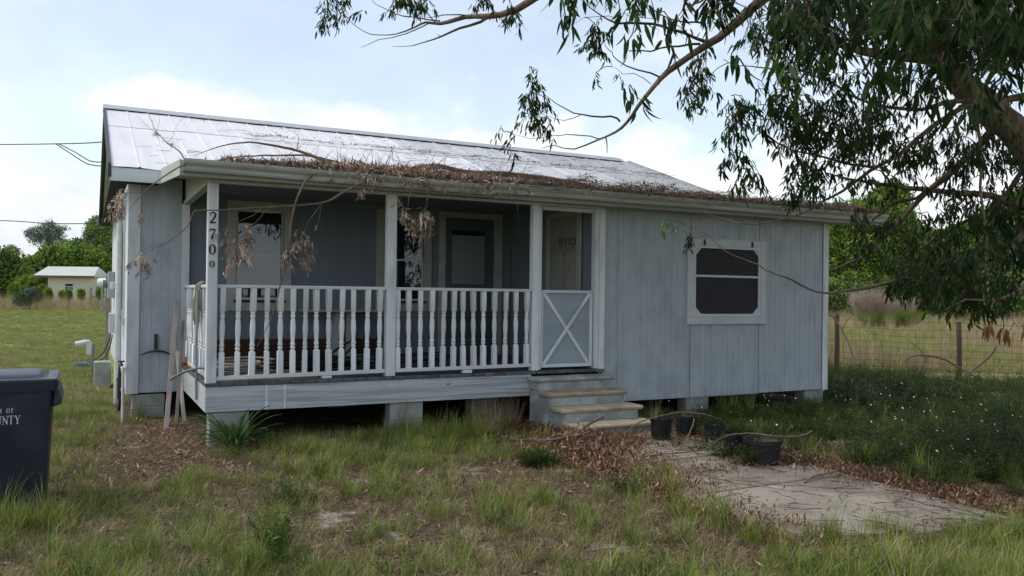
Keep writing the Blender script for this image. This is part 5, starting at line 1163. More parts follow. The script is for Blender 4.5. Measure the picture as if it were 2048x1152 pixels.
dead_thing('longest dead branch, lying on the porch gutter with withered leaf bunches hanging down',
  LY([(1175, 372, .3, .028), (1100, 359, .28, .034), (1039, 353, .25, .036), (1000, 349, .22, .036), (931, 346, .18, .034), (878, 334, .15, .032), (840, 344, .12, .030), (807, 346, .1, .029), (740, 347, .05, .026), (683, 337, .0, .023), (642, 320, .0, .020), (610, 306, .1, .017), (577, 297, .15, .014), (512, 285, .2, .011), (488, 285, .25, .009), (440, 293, .3, .006), (388, 312, .4, .002)]),
  [LY([(960, 352, .2, .016), (878, 332, .18, .018), (820, 338, .12, .016), (769, 340, .1, .014), (695, 331, .05, .013), (657, 320, .05, .012), (589, 311, .1, .011), (488, 313, .1, .008), (426, 323, .1, .004)]),
   LY([(645, 322, -.02, .014), (629, 345, -.35, .013), (612, 363, -.48, .013), (592, 402, -.5, .012), (583, 449, -.5, .011), (576, 516, -.5, .009), (560, 573, -.5, .007), (546, 625, -.5, .005), (528, 669, -.5, .003), (514, 693, -.5, .002)]),
   LY([(790, 347, .0, .012), (745, 358, -.35, .012), (718, 369, -.48, .012), (683, 387, -.52, .012), (654, 403, -.52, .011), (612, 410, -.5, .010), (560, 413, -.48, .009), (512, 415, -.46, .008), (453, 419, -.45, .007), (400, 421, -.45, .006), (388, 425, -.45, .005), (375, 454, -.45, .005), (333, 486, -.45, .004), (300, 502, -.45, .002), (283, 512, -.45, .0012)]),
   LY([(523, 415, -.46, .004), (505, 430, -.46, .003), (475, 445, -.46, .002), (452, 460, -.46, .0012)]), LY([(537, 416, -.47, .004), (520, 436, -.47, .003), (495, 455, -.47, .002), (478, 468, -.47, .0015)]),
   LY([(642, 406, -.5, .005), (625, 430, -.5, .004), (612, 452, -.5, .003), (604, 470, -.5, .002)]), LY([(642, 408, -.5, .003), (636, 440, -.5, .002), (632, 455, -.5, .001)]),
   LY([(835, 350, -.1, .006), (825, 375, -.47, .005), (818, 395, -.47, .004), (814, 424, -.47, .002)]), LY([(852, 345, -.1, .008), (856, 372, -.47, .007), (853, 400, -.47, .005), (850, 424, -.47, .003)]),
   LY([(900, 365, -.1, .004), (925, 385, -.46, .003), (968, 404, -.46, .0015)]), LY([(1030, 372, -.2, .003), (1034, 400, -.46, .002), (1036, 440, -.46, .0012)]), LY([(1110, 385, -.2, .003), (1125, 410, -.46, .002), (1143, 460, -.46, .001)]), LY([(1100, 382, -.2, .002), (1118, 405, -.45, .0015), (1130, 438, -.45, .001)]),
   LY([(595, 303, .12, .006), (594, 285, .3, .005), (596, 275, .4, .003), (588, 262, .6, .002), (582, 245, .8, .001)]), LY([(769, 340, .1, .004), (774, 320, .3, .003), (784, 293, .5, .0015)])],
  CL([(486, 466, -.46, 1.0), (492, 470, -.44, .9), (476, 490, -.46, 1.0), (484, 500, -.48, .95), (470, 512, -.46, .9), (466, 525, -.46, .8), (455, 462, -.46, .7), (449, 478, -.46, .8), (440, 470, -.46, .5), (489, 452, -.45, .7),
      (602, 468, -.5, .8), (606, 482, -.48, .9), (598, 492, -.5, .9), (590, 505, -.5, .9), (612, 505, -.5, .8), (616, 522, -.5, .8), (575, 510, -.5, .8), (572, 525, -.5, .7), (602, 520, -.52, .6), (632, 453, -.5, .25),
      (795, 398, -.47, .5), (790, 408, -.47, .45), (808, 424, -.47, .85), (812, 436, -.47, .8), (802, 440, -.48, .7), (815, 452, -.47, .7), (850, 424, -.47, 1.), (852, 435, -.46, 1.), (846, 445, -.48, 1.), (840, 455, -.47, 1.), (858, 450, -.47, .9), (836, 440, -.47, .8), (850, 465, -.47, .8), (856, 430, -.48, .8),
      (730, 352, -.42, .8), (745, 350, -.4, .8), (757, 352, -.42, .7), (785, 340, -.38, .8), (737, 365, -.45, .6), (775, 352, -.42, .7), (730, 385, -.46, .6), (710, 350, -.4, .6), (860, 365, -.45, .6), (868, 372, -.45, .5), (700, 345, -.3, .7), (660, 343, -.3, .7), (545, 320, -.2, .7), (560, 330, -.3, .8)]))
dead_thing('thin dead twig curling off the left gutter end, dry leaves by the house corner',
  LY([(430, 322, .1, .008), (390, 322, .0, .008), (364, 331, -.42, .008), (326, 354, -.45, .007), (300, 374, -.45, .006), (288, 385, -.45, .005), (270, 405, -.45, .003), (257, 423, -.45, .0015)]),
  [LY([(288, 385, -.45, .003), (270, 383, -.45, .002), (245, 384, -.45, .0012)]), LY([(284, 390, -.45, .002), (284, 415, -.45, .0015), (290, 440, -.45, .001)])],
  CL([(245, 385, -.45, .7), (238, 398, -.45, .8), (232, 410, -.45, .8), (246, 415, -.45, .7), (240, 430, -.45, .6), (286, 434, -.45, .55), (250, 428, -.45, .5)]))
dead_thing('spray of bare dead twigs standing on the roof above the left end of the gutter',
  LY([(440, 327, -.1, .008), (400, 320, .0, .009), (371, 319, .1, .009), (360, 305, .3, .008), (345, 295, .5, .007), (333, 287, .7, .006), (320, 272, .9, .005), (312, 263, 1.0, .004), (302, 240, 1.3, .003), (292, 218, 1.6, .001)]),
  [LY([(320, 272, .9, .003), (300, 256, .9, .002), (275, 232, .9, .001)]), LY([(333, 287, .7, .003), (345, 270, .7, .002), (352, 250, .7, .0015), (366, 236, .7, .001)]), LY([(333, 287, .7, .003), (350, 292, .7, .002), (362, 296, .7, .001)]), LY([(312, 263, 1.0, .002), (318, 240, 1.0, .0015), (316, 216, 1.0, .001)])],
  CL([(313, 265, 1.0, .35), (310, 268, 1.0, .3), (345, 286, .7, .3)]))
dead_thing('dried leaf bunch on a thin twig in front of the wall, leftmost below the gutter',
  LY([(326, 488, -.46, .003), (310, 490, -.46, .002), (285, 505, -.46, .0015), (275, 515, -.46, .001)]), [LY([(325, 492, -.45, .002), (312, 508, -.45, .0012), (307, 518, -.45, .001)])],
  CL([(275, 512, -.46, .7), (270, 525, -.46, .6), (284, 535, -.46, .7), (292, 530, -.46, .5), (306, 518, -.45, .3), (280, 545, -.46, .4)]), name='dead_twig', cat='dead twig')
# on the ground
G = lambda lst: [np.array([*atz(a, b_, z), r]) for (a, b_, z, r) in lst]
dead_thing('forked fallen branch lying over the leaf heap in front of the steps', G([(1207, 833, .30, .020), (1165, 856, .2, .018), (1147, 870, .14, .016), (1120, 875, .12, .014), (1090, 880, .1, .012), (1066, 886, .08, .009), (1035, 898, .05, .004)]),
  [G([(1180, 863, .18, .010), (1148, 872, .14, .010), (1110, 879, .12, .009), (1050, 880, .1, .005), (1010, 874, .1, .002)]), G([(1120, 876, .12, .010), (1108, 890, .08, .009), (1104, 908, .02, .008)]), G([(1160, 862, .15, .008), (1170, 900, .05, .008), (1185, 928, .03, .005)]), G([(1200, 872, .15, .006), (1180, 890, .08, .005), (1166, 905, .02, .003)])], [])
dead_thing('thin arched branch lying across the black pots beside the steps', G([(1240, 872, .05, .007), (1260, 860, .12, .007), (1281, 844, .22, .007), (1309, 834, .29, .006), (1351, 825, .33, .006), (1406, 829, .31, .006), (1445, 840, .28, .003)]),
  [G([(1388, 838, .28, .007), (1382, 862, .2, .006), (1370, 885, .1, .006), (1355, 900, .04, .005)])], [])
dead_thing('crooked branch lying on the path and over the largest pot', G([(1300, 912, .04, .005), (1332, 909, .05, .007), (1406, 899, .08, .008), (1433, 883, .16, .009), (1453, 873, .22, .007), (1507, 868, .32, .007), (1540, 872, .33, .008), (1581, 873, .30, .009), (1610, 868, .26, .009), (1624, 861, .26, .006)]), [G([(1500, 880, .25, .004), (1530, 905, .08, .006), (1536, 930, .05, .005)])], [])
dead_thing('short thick stick lying in the leaves right of the path', G([(1608, 966, .03, .006), (1630, 955, .05, .010), (1660, 945, .07, .012), (1677, 939, .08, .010)]), [], [])
dead_thing('bare forked dead branch leaning on the wire fence between the two posts', [np.array(v) for v in ((*atd(1800, 742, 15), .012), (*atd(1812, 720, 15), .016), (*atd(1830, 711, 15), .018), (*atd(1855, 712, 15.2), .020), (*atd(1890, 720, 15.4), .02), (*atd(1920, 737, 15.4), .016), (*atd(1965, 762, 15.4), .008))],
  [[np.array(v) for v in ((*atd(1850, 712, 15.2), .012), (*atd(1838, 698, 15.2), .008), (*atd(1815, 680, 15.2), .003))], [np.array(v) for v in ((*atd(1853, 714, 15.2), .012), (*atd(1845, 730, 15.2), .01), (*atd(1835, 745, 15.2), .006))], [np.array(v) for v in ((*atd(1928, 752, 15.3), .016), (*atd(1960, 728, 15.2), .018), (*atd(1980, 712, 15.1), .018), (*atd(1992, 694, 15), .014))]], [])
dead_thing('dark branch leaning against the fence post nearest the house', [np.array(v) for v in ((*atd(1654, 626, 16.5), .010), (*atd(1672, 640, 16.5), .014), (*atd(1688, 668, 16.3), .016), (*atd(1702, 700, 16.1), .014), (*atd(1714, 738, 16), .006))], [[np.array(v) for v in ((*atd(1684, 662, 16.3), .010), (*atd(1690, 645, 16.3), .009), (*atd(1706, 630, 16.3), .004))]], [])
# ================================================================== GRASS, WEEDS, LITTER
def tuft(seed, n, h, spread, lean, w, mats_w, name='tuft'):
    r = random.Random(seed); b = MB(); mats_ = [m for m, _ in mats_w]; ws = [x for _, x in mats_w]
    for i in range(n):
        a = r.uniform(0, 2*PI); d = spread*math.sqrt(r.random()); x, y = d*math.cos(a), d*math.sin(a)
        hh = h*r.uniform(.45, 1.15); a2 = a+r.uniform(-1.2, 1.2); ln = lean*r.uniform(.2, 1.3)*hh; ww = w*r.uniform(.6, 1.2)
        px, py = -math.sin(a2)*ww/2, math.cos(a2)*ww/2; tw_ = r.uniform(-1, 1)
        px, py = px*math.cos(tw_)-py*math.sin(tw_), px*math.sin(tw_)+py*math.cos(tw_)
        vs = []; S = 3
        for k in range(S+1):
            t = k/S; ox, oy = math.cos(a2)*ln*t**2.2, math.sin(a2)*ln*t**2.2; z = hh*(t-.18*t*t*min(1.6, ln/hh*1.5)); f = 1-t**1.6
            vs += [(x+ox-px*f, y+oy-py*f, z-.01), (x+ox+px*f, y+oy+py*f, z-.01)] if k < S else [(x+ox, y+oy, z-.01)]
        mi = r.choices(range(len(ws)), ws)[0]
        b.add(vs, [(0, 1, 3, 2), (2, 3, 5, 4), (4, 5, 6)], mi)
    o = b.build(name, mats_, None); COL.objects.unlink(o); return o
gm = M['grass_g']; go_ = M['grass_o']; gd = M['grass_d']; gk = M['grass_dark']
TG = [tuft(i, 34, .20, .07, .7, .0042, [(gm, 6), (go_, 3), (gd, 1.2)]) for i in range(4)]            # 0-3 green
TG += [tuft(10+i, 34, .13, .09, 1.0, .0036, [(gm, 1), (go_, 2.5), (gd, 5)]) for i in range(3)]         # 4-6 dry low
TG += [tuft(20+i, 26, .34, .05, .45, .0042, [(gm, 5), (go_, 3), (gd, 1)]) for i in range(2)]            # 7-8 tall green
TG += [tuft(30+i, 24, .48, .05, .35, .0032, [(gd, 8), (go_, 1)]) for i in range(2)]                     # 9-10 tall dry
TG += [tuft(40+i, 40, .10, .12, 1.1, .0045, [(gm, 4), (go_, 5), (gd, 2)]) for i in range(2)]            # 11-12 mown
TG += [tuft(50+i, 30, .22, .08, .7, .005, [(gk, 8), (gm, 1)]) for i in range(2)]                        # 13-14 dark, tree shade in colour
def weed(seed, n, h, size, m, flowers=0):
    r = random.Random(seed); b = MB()
    for i in range(n):
        a = r.uniform(0, 2*PI); d = .10*math.sqrt(r.random()); hh = h*r.uniform(.4, 1); top = (d*1.8*math.cos(a), d*1.8*math.sin(a), hh)
        b.tube([(d*.4*math.cos(a), d*.4*math.sin(a), -.01), top], [.0018, .001], 3, cap=False)
        for k in range(7):
            t = r.uniform(.3, 1); p = (top[0]*t, top[1]*t, top[2]*t); a2 = r.uniform(0, 2*PI); s = size*r.uniform(.6, 1.2)
            c, q = math.cos(a2), math.sin(a2); zt = r.uniform(-.2, .5)
            b.add([p, (p[0]+c*s*.5-q*s*.28, p[1]+q*s*.5+c*s*.28, p[2]+s*zt*.5+.1*s), (p[0]+c*s, p[1]+q*s, p[2]+s*zt), (p[0]+c*s*.5+q*s*.28, p[1]+q*s*.5-c*s*.28, p[2]+s*zt*.5+.1*s)], [(0, 1, 2, 3)])
    o = b.build('weed', m, None); COL.objects.unlink(o); return o
TG += [weed(60+i, 10, .16, .032, M['weed']) for i in range(3)]                                          # 15-17 broad
TG += [weed(70+i, 12, .30, .034, M['weed']) for i in range(2)]                                          # 18-19 taller
GC = proto_collection('tuft_kinds', TG)

def fb(x, y, s=1., o=0.): return mnoise.fractal(Vector((x*s+o, y*s-o, o)), 1.0, 2.0, 4)
PATHPOLY = [(3.5, -1.1), (5.08, -1.1), (4.98, -5.55), (3.9, -5.42), (3.05, -5.08), (2.95, -3.8), (3.4, -3.6)]
def inpoly(x, y, P):
    c = False; j = len(P)-1
    for i in range(len(P)):
        if (P[i][1] > y) != (P[j][1] > y) and x < (P[j][0]-P[i][0])*(y-P[i][1])/(P[j][1]-P[i][1])+P[i][0]: c = not c
        j = i
    return c
def under_house(x, y): return (-.1 < x < 9.0 and y > .02) or (x > XL-.03 and y > YW and x < 9 and y < YB+.05)
def visible(x, y, m=120):
    X, Y, Z = proj((x, y, .1)); return Z > .5 and -m < X < 2048+m and Y < 1290
def bin_area(x, y): return BX0-.05 < x < BX1+.02 and BY0+.02 < y < BY1+.05
P_, R_2, S_, I_ = [], [], [], []
def put(x, y, s, i): P_.append((x, y, ground_h(x, y))); R_2.append((rnd.uniform(-.12, .12), rnd.uniform(-.12, .12), rnd.uniform(0, 6.283))); S_.append(s); I_.append(i)
def litterness(x, y):      # where leaves, not grass, cover the ground
    v = 0.
    d = math.hypot((x-3.6)/1.2, (y+1.9)/1.3); v = max(v, 1.25-d*.75)
    d = math.hypot((x-5.3)/.9, (y+4.2)/2.2); v = max(v, 1.05-d*.7)
    d = math.hypot((x+.15)/.75, (y-.9)/1.9); v = max(v, 1.1-d*.8)
    d = math.hypot((x+.35)/.8, (y+.8)/.9); v = max(v, 1.0-d*.7)
    return v
N = 34000
for _ in range(N):
    x = rnd.uniform(-4.5, 9.5); y = rnd.uniform(-6.9, 3.2) if rnd.random() < .86 else rnd.uniform(-6.9, -3.5)
    if under_house(x, y) or inpoly(x, y, PATHPOLY) or not visible(x, y) or bin_area(x, y): continue
    if 3.7 < x < 4.85 and -1.3 < y: continue
    lt = litterness(x, y)
    g1 = fb(x, y, .9, 3.3); g2 = fb(x, y, 2.3, 9.1)
    right = max(0, min(1, (x-5.0-.25*g1-.0*y)/.7))
    if y < -4.6: right = max(0, min(1, (x-5.6)/.7))
    if rnd.random() < right:
        if rnd.random() < .38+.35*g2:
            r = rnd.random()+.25*g1; k = rnd.choice((15, 16, 17)) if r < .42 else (rnd.choice((18, 19)) if r < .55 else rnd.choice((13, 14)) if r < .80 else rnd.choice((7, 0, 4, 5, 6)))
            put(x, y, rnd.uniform(.7, 1.15)*(.6 if y > -.7 and x < 9 else 1), k)
        continue
    dens = .34+.50*g1+.42*g2-lt*.8
    if x < -.4 and y > 0: dens -= .10
    if y < -5.3: dens += .22
    if abs(y+1.0) < .9 and .6 < x < 3.3: dens += .45
    if rnd.random() > dens: 
        if rnd.random() < .30*(1-max(0, lt)): put(x, y, rnd.uniform(.5, .9), rnd.choice((4, 5, 6)))
        continue
    green = .44+.5*g2+.3*g1+(.35 if (abs(y+1.2) < 1.0 and .6 < x < 3.4) else 0)+(.15 if y < -5.3 else 0)
    if rnd.random() < green:
        r = rnd.random(); put(x, y, rnd.uniform(.5, 1.05)+(.15 if y < -5 else 0), rnd.choice((0, 1, 2, 3)) if r < .86 else (rnd.choice((7, 8)) if r < .95 else 15))
    else: put(x, y, rnd.uniform(.6, 1.1), rnd.choice((4, 5, 6)))
def clump(cx_, cy_, r, n, ks, s0=.8, s1=1.2):
    for _ in range(n):
        a = rnd.uniform(0, 6.28); d = r*math.sqrt(rnd.random()); x, y = cx_+d*math.cos(a), cy_+d*math.sin(a)
        if under_house(x, y+.02): continue
        put(x, y, rnd.uniform(s0, s1), rnd.choice(ks))
# remembered clumps: tall dry grass by the second pier, green hummocks along the porch
for px, py, r, n, ks in ((745, 850, .20, 18, (9, 10)), (800, 862, .2, 14, (9, 10, 7)), (700, 862, .15, 8, (0, 1, 9)), (1010, 850, .2, 12, (9, 10)), (970, 870, .2, 10, (9, 10)), (1330, 955, .06, 5, (0, 1)), (1345, 985, .07, 6, (7, 0)), (1640, 1085, .15, 8, (0, 1, 7)), (1780, 1075, .15, 8, (0, 1)), (640, 870, .14, 12, (7, 8, 0)), (910, 880, .30, 26, (7, 8, 0, 1)), (950, 880, .2, 14, (7, 8)), (850, 890, .2, 10, (7, 8, 0)),
                         (285, 830, .22, 16, (0, 1, 7)), (215, 810, .15, 6, (0, 1)), (395, 860, .1, 3, (4, 5)), (390, 960, .1, 10, (0, 1, 2)), (350, 975, .1, 6, (0, 1)), (1470, 822, .25, 12, (7, 8, 13)), (1600, 805, .25, 8, (13, 14, 7)), (1530, 870, .2, 8, (0, 1)),
                         (60, 1062, .16, 24, (0, 1, 13, 7)), (110, 1040, .1, 10, (0, 7, 1)), (20, 1050, .1, 12, (0, 1, 7)), (1080, 930, .15, 14, (15, 16, 17)), (1090, 920, .1, 8, (13, 14)), (1255, 995, .08, 6, (15, 16)), (545, 1120, .03, 5, (18,)), (580, 1010, .15, 5, (15, 16)), (1500, 935, .10, 8, (15, 18, 16)), (1455, 920, .09, 8, (15, 16, 18)), (1405, 905, .08, 6, (15, 16, 4)), (1350, 895, .05, 3, (4, 15)), (1590, 930, .12, 8, (15, 16, 13)), (1370, 1030, .12, 8, (0, 1, 7)), (1440, 1050, .15, 10, (0, 7, 8, 4)), (1520, 1080, .15, 10, (0, 7, 1, 4))):
    p = atz(px, py, 0); clump(p[0], p[1], r, n, ks)
scatter('yard_grass', GC, P_, R_2, S_, I_)
tag(bpy.data.objects['yard_grass'], 'patchy green and dry grass tufts with weeds in the front yard')
# growth in and around the pots
P_, R_2, S_, I_ = [], [], [], []
for (t, x, y, r, h), ks, n in zip(POTS, ((4, 5, 9), (9, 10, 4), (18, 19, 15), (18, 19, 15), (11, 12, 4)), (3, 4, 5, 8, 7)):
    for _ in range(n):
        a = rnd.uniform(0, 6.28); d = r*.7*math.sqrt(rnd.random()); P_.append((x+d*math.cos(a), y+d*math.sin(a), t.location.z+h*.8)); R_2.append((rnd.uniform(-.2, .2), rnd.uniform(-.2, .2), rnd.uniform(0, 6.28))); S_.append(rnd.uniform(.4, .8)); I_.append(rnd.choice(ks))
scatter('pot_weeds', GC, P_, R_2, S_, I_)

# mown field on the left and the rough ground beyond the fence
P_, R_2, S_, I_ = [], [], [], []
for _ in range(16000):
    t = rnd.random(); y = 3+62*t**1.8; x = -.9+max(0, y-10.6)*.05-(rnd.random())*(.1+(y+9)*.22)
    if not visible(x, y, 60): continue
    put(x, y, rnd.uniform(.6, 1.15)*(1+.012*y), rnd.choice((11, 11, 12, 12, 11, 4)) if fb(x, y, .3, 2) > -.15 or y > 14 else rnd.choice((4, 5, 12)))
for _ in range(14000):
    x = rnd.uniform(9.1, 24); y = rnd.uniform(-8, 16)
    if not visible(x, y, 60): continue
    pastf = (x-13.3)*2.07+(y-3.53)*1.09 > 0
    if not pastf: put(x, y, rnd.uniform(.8, 1.4), rnd.choice((13, 14, 15, 16, 13, 18)))
    elif rnd.random() < .6: put(x, y, rnd.uniform(.8, 1.3), rnd.choice((4, 5, 6, 11, 12)))
for _ in range(6000):
    d = 18+46*rnd.random()**1.4; px = rnd.uniform(1640, 2090); p = atd(px, 600, d); x, y = p[0], p[1]
    put(x, y, rnd.uniform(1., 1.7)*(1+d*.012), rnd.choice((4, 5, 6, 6, 11, 9) if fb(x, y, .12, 4) > -.1 else (11, 12, 4, 0)))
for _ in range(4200):       # uncut strip at the end of the lawn
    y = rnd.uniform(60, 92); x = rnd.uniform(-34, 2)-.1*(y-60)
    put(x, y, rnd.uniform(1.6, 3.0), rnd.choice((9, 10, 4, 9, 5, 10)))
scatter('field_grass', GC, P_, R_2, S_, I_)
tag(bpy.data.objects['field_grass'], 'mown green lawn and rough dry field grass around the house')

# leaf litter
def lit(seed, m, l=(.05, .11), curl=2., n=1):
    r = random.Random(seed); global rnd; keep = rnd; rnd = r; b = MB()
    for _ in range(n):
        a = r.uniform(0, 6.28); leaf(b, (r.uniform(-.01, .01)*n, r.uniform(-.01, .01)*n, .004), (math.cos(a), math.sin(a), r.uniform(-.1, .3)), r.uniform(*l), r.uniform(.014, .024), curl=r.uniform(-curl, curl), fold=r.uniform(0, .5), segs=3, side=(0, 0, 1))
    rnd = keep; o = b.build('leaf', m, None); COL.objects.unlink(o); return o
def stick(seed, l, r0, m):
    r = random.Random(seed); b = MB(); pts = []; x = y = 0; a = r.uniform(0, 6.28)
    for k in range(6): pts.append((x, y, .008+.01*r.random())); x += math.cos(a)*l/5; y += math.sin(a)*l/5; a += r.uniform(-.35, .35)
    b.tube(pts, [r0*(1-k*.13) for k in range(6)], 4)
    if r.random() < .6: p = pts[3]; b.tube([p, (p[0]+math.cos(a+.8)*l*.3, p[1]+math.sin(a+.8)*l*.3, .015)], [r0*.6, r0*.3], 4)
    o = b.build('stick', m, None); COL.objects.unlink(o); return o
LT = [lit(i, M['litter']) for i in range(5)]+[lit(10+i, M['litter_pale']) for i in range(3)]+[lit(20+i, M['rooflitter'], curl=3) for i in range(3)]
LT += [stick(30+i, .22+.12*i, .0032+.0006*i, M['twig']) for i in range(4)]+[stick(40+i, .35, .004, M['deadwood']) for i in range(2)]     # 11-14, 15-16
LT += [lit(50+i, M['deadleaf'], l=(.09, .14), curl=3.2) for i in range(2)]         # 17,18
b = MB(); b.lathe([(.004, 0), (.006, .003), (.004, .007)], 0, 0, 6); o = b.build('nut', M['twig'], None); COL.objects.unlink(o); LT.append(o)   # 19
LC = proto_collection('litter_kinds', LT)
P_, R_2, S_, I_ = [], [], [], []
def putl(x, y, z, s, i, tilt=.35): P_.append((x, y, z)); R_2.append((rnd.uniform(-tilt, tilt), rnd.uniform(-tilt, tilt), rnd.uniform(0, 6.283))); S_.append(s); I_.append(i)
for _ in range(80000):
    x = rnd.uniform(-4, 8); y = rnd.uniform(-6.9, 2.6)
    if under_house(x, y-.25) or not visible(x, y, 60) or bin_area(x, y): continue
    lt = litterness(x, y); on = inpoly(x, y, PATHPOLY) or (3.7 < x < 4.85 and y > -1.3)
    if on: continue
    p = .30+.30*fb(x, y, 1.6, 7)+max(0, lt)*.8-(.25 if x > 5.6 else 0)
    if x > 6.2: p *= .3
    if rnd.random() > p: continue
    hp = 0
    d = math.hypot((x-3.55)/.75, (y+1.45)/.7); hp = max(0, 1-d)*.20*rnd.random()
    red = x > 2.6
    putl(x, y, ground_h(x, y)+.004+hp, rnd.uniform(.3, .85), rnd.choice((0, 1, 2, 3, 4)) if rnd.random() < (.80 if red else .58) else rnd.choice((5, 6, 7)), .5)
for _ in range(5500):       # heap of curled dead leaves before the steps
    a = rnd.uniform(0, 6.28); d = rnd.random()**.6; x = 3.55+.85*d*math.cos(a); y = -1.55+.72*d*math.sin(a)
    putl(x, y, .01+.19*(1-d)*rnd.random()*(1+.6*fb(x, y, 4)), rnd.uniform(.35, .8), rnd.choice((17, 0, 1, 5, 2, 3, 0, 1, 4)), 1.2)
for _ in range(900): x = rnd.uniform(2.6, 3.75); y = rnd.uniform(-1.1, .2); putl(x, y, .02+.05*rnd.random(), rnd.uniform(.7, 1.1), rnd.choice((0, 1, 2, 3)), .7)
# along the edges of the path, and thin cover on it
for _ in range(24000):
    x = rnd.uniform(2.8, 5.3); y = rnd.uniform(-5.8, -1.25)
    if y < -4.9-.3*(x-3) and rnd.random() < .5: continue
    xl = 3.6 if y > -2.7 else (3.3 if y > -3.8 else 3.05); xr = 5.0
    edge = min(x-xl, xr-x); band = math.exp(-((y+3.15-.2*(x-4))/.22)**2)*.9+math.exp(-((y+1.5)/.6)**2)*1.3
    pr = max(0, 1-(edge+.15*fb(x, y, 3))/.35)*.8+band*.5*(1 if x < 4.3 else .7)+.02
    if x > 4.5 and y > -5: pr += .25*(x-4.5)*2
    if x < 4.0 and y > -3.2: pr += .5*(4.0-x)*2
    if rnd.random() < pr: putl(x, y, .042+.02*rnd.random(), rnd.uniform(.4, .75), rnd.choice((0, 1, 2, 3, 4, 5, 8, 9)), .4)
for _ in range(210):
    x = rnd.uniform(2.95, 5.0); y = rnd.uniform(-5.6, -1.5); putl(x, y, .036+.01*rnd.random(), rnd.uniform(.5, 1.1), rnd.choice((11, 12, 11, 13, 15, 12)), .03)
for _ in range(260): putl(rnd.uniform(2.95, 5.0), rnd.uniform(-5.6, -1.5), .033, rnd.uniform(.7, 1.4), 19, .1)
for _ in range(380): x = rnd.uniform(-1.5, 6); y = rnd.uniform(-6, 0); putl(x, y, ground_h(x, y)+.02, rnd.uniform(.6, 1.3), rnd.choice((11, 12, 15, 16)), .2)
scatter('leaf_litter', LC, P_, R_2, S_, I_)
tag(bpy.data.objects['leaf_litter'], 'brown fallen eucalyptus leaves and twigs over the yard and path')
# litter banked behind the gutter on the low roof
P_, R_2, S_, I_ = [], [], [], []
def roof_z(y): return 2.915+(y+.28)*(3.125-2.915)/(EY+.28) if y < EY else EZ+(y-EY)*sl
for _ in range(34000):
    x = rnd.uniform(.05, 9.75); u = rnd.random(); y = -.40+u*u*2.1
    e = min(1, max(0, (x-.2)/1.5)); hgt = (.06+.13*max(0, fb(x, 0, 1.9, 5)+.30))*e
    if 5.0 < x < 6.1: hgt += .05
    if x > 6: hgt = .10+.03*fb(x, 0, 2, 5)
    if y < -.28: z = 2.905+rnd.random()*.05
    else: z = roof_z(y)+.01+hgt*rnd.random()*max(.25, 1-(y-.1)/1.9)
    k = rnd.random()
    if x < 3.2: i = rnd.choice((17, 18, 5, 6, 8, 9, 0, 1, 15))
    else: i = rnd.choice((8, 9, 10, 8, 9, 10, 0, 1, 2, 12, 13, 5, 15, 16, 0))
    putl(x, y, z, rnd.uniform(.25, .85), i, .35 if 11 <= i <= 16 else .9)
for _ in range(2600):       # tangled bunches of whole dead leaves over the porch
    x = rnd.choice((rnd.gauss(1.25, .35), rnd.gauss(2.1, .3), rnd.gauss(2.9, .35), rnd.uniform(.6, 4.2))); y = rnd.uniform(-.38, .12)
    putl(x, y, max(2.93, roof_z(y))+.01+.11*rnd.random()**1.4*max(.2, 1-abs(x-2)/2.6), rnd.uniform(.5, 1.0), rnd.choice((17, 18, 17, 18, 5, 6, 0, 15)), 1.3)
for _ in range(900):        # what hangs and lies over the gutter lip
    x = rnd.choice((rnd.uniform(1.0, 3.6), rnd.uniform(1.9, 3.3))); y = -.43+rnd.uniform(-.02, .1); putl(x, y, 2.93-rnd.random()**2*.16, rnd.uniform(.5, .9), rnd.choice((17, 18, 5)), 1.5)
for _ in range(420): x = rnd.uniform(1.2, 9.7); putl(x, 4.93+rnd.gauss(0, .07)+.05*math.sin(x*3), roof_z(4.93)+.03, rnd.uniform(.4, .9), rnd.choice((8, 9, 12, 11, 13, 12)), .1)
for _ in range(800):        # specks higher up the metal
    x = rnd.uniform(-.5, 9.7); y = rnd.uniform(2.3, 6.2) if rnd.random() < .5 else rnd.uniform(2.2, 3.6); 
    if x < 2.5 and rnd.random() < .7: continue
    putl(x, y, roof_z(y)+.022, rnd.uniform(.5, .9), rnd.choice((8, 9, 12, 11, 12, 13)), .1)
scatter('roof_litter', LC, P_, R_2, S_, I_)
tag(bpy.data.objects['roof_litter'], 'brown dead leaves and twigs banked along the gutter on the roof edge')

# strap leaved plant at the porch corner
def strap_plant(x, y, n, L2, label, name='lily_clump', cat='plant', w=.028):
    t = thing(name, (x, y, ground_h(x, y)), label, cat)
    for i in range(n):
        a = rnd.uniform(0, 6.28); l = L2*rnd.uniform(.6, 1.1); p0 = (x+.05*math.cos(a), y+.04*math.sin(a)); pts = []; el = rnd.uniform(.5, 1.35); dr = rnd.uniform(.6, 1.6)
        b = MB(); px, pz = 0, 0; S = 7; vs = []
        for k in range(S+1):
            tt = k/S; ww = w*.5*math.sin(PI*(.12+.88*tt))**.6*(1-.0*tt) if k < S else .001
            X, Y = p0[0]+px*math.cos(a), p0[1]+px*math.sin(a); sx, sy = -math.sin(a)*ww, math.cos(a)*ww
            vs += [(X-sx, Y-sy, pz+.003), (X, Y, pz-.004), (X+sx, Y+sy, pz+.003)]
            an = el-dr*tt**1.3; px += math.cos(an)*l/S; pz = max(0.01, pz+math.sin(an)*l/S)
        b.add(vs, [f for k in range(S) for f in ((3*k, 3*k+1, 3*k+4, 3*k+3), (3*k+1, 3*k+2, 3*k+5, 3*k+4))]); b.build('leaf', M['lily'], t, smooth=True)
    return t
p = atz(470, 898, 0); strap_plant(p[0], p[1]+.05, 62, .52, 'lush green strap leaved clump growing at the front porch corner')
p = atz(548, 1145, 0); 
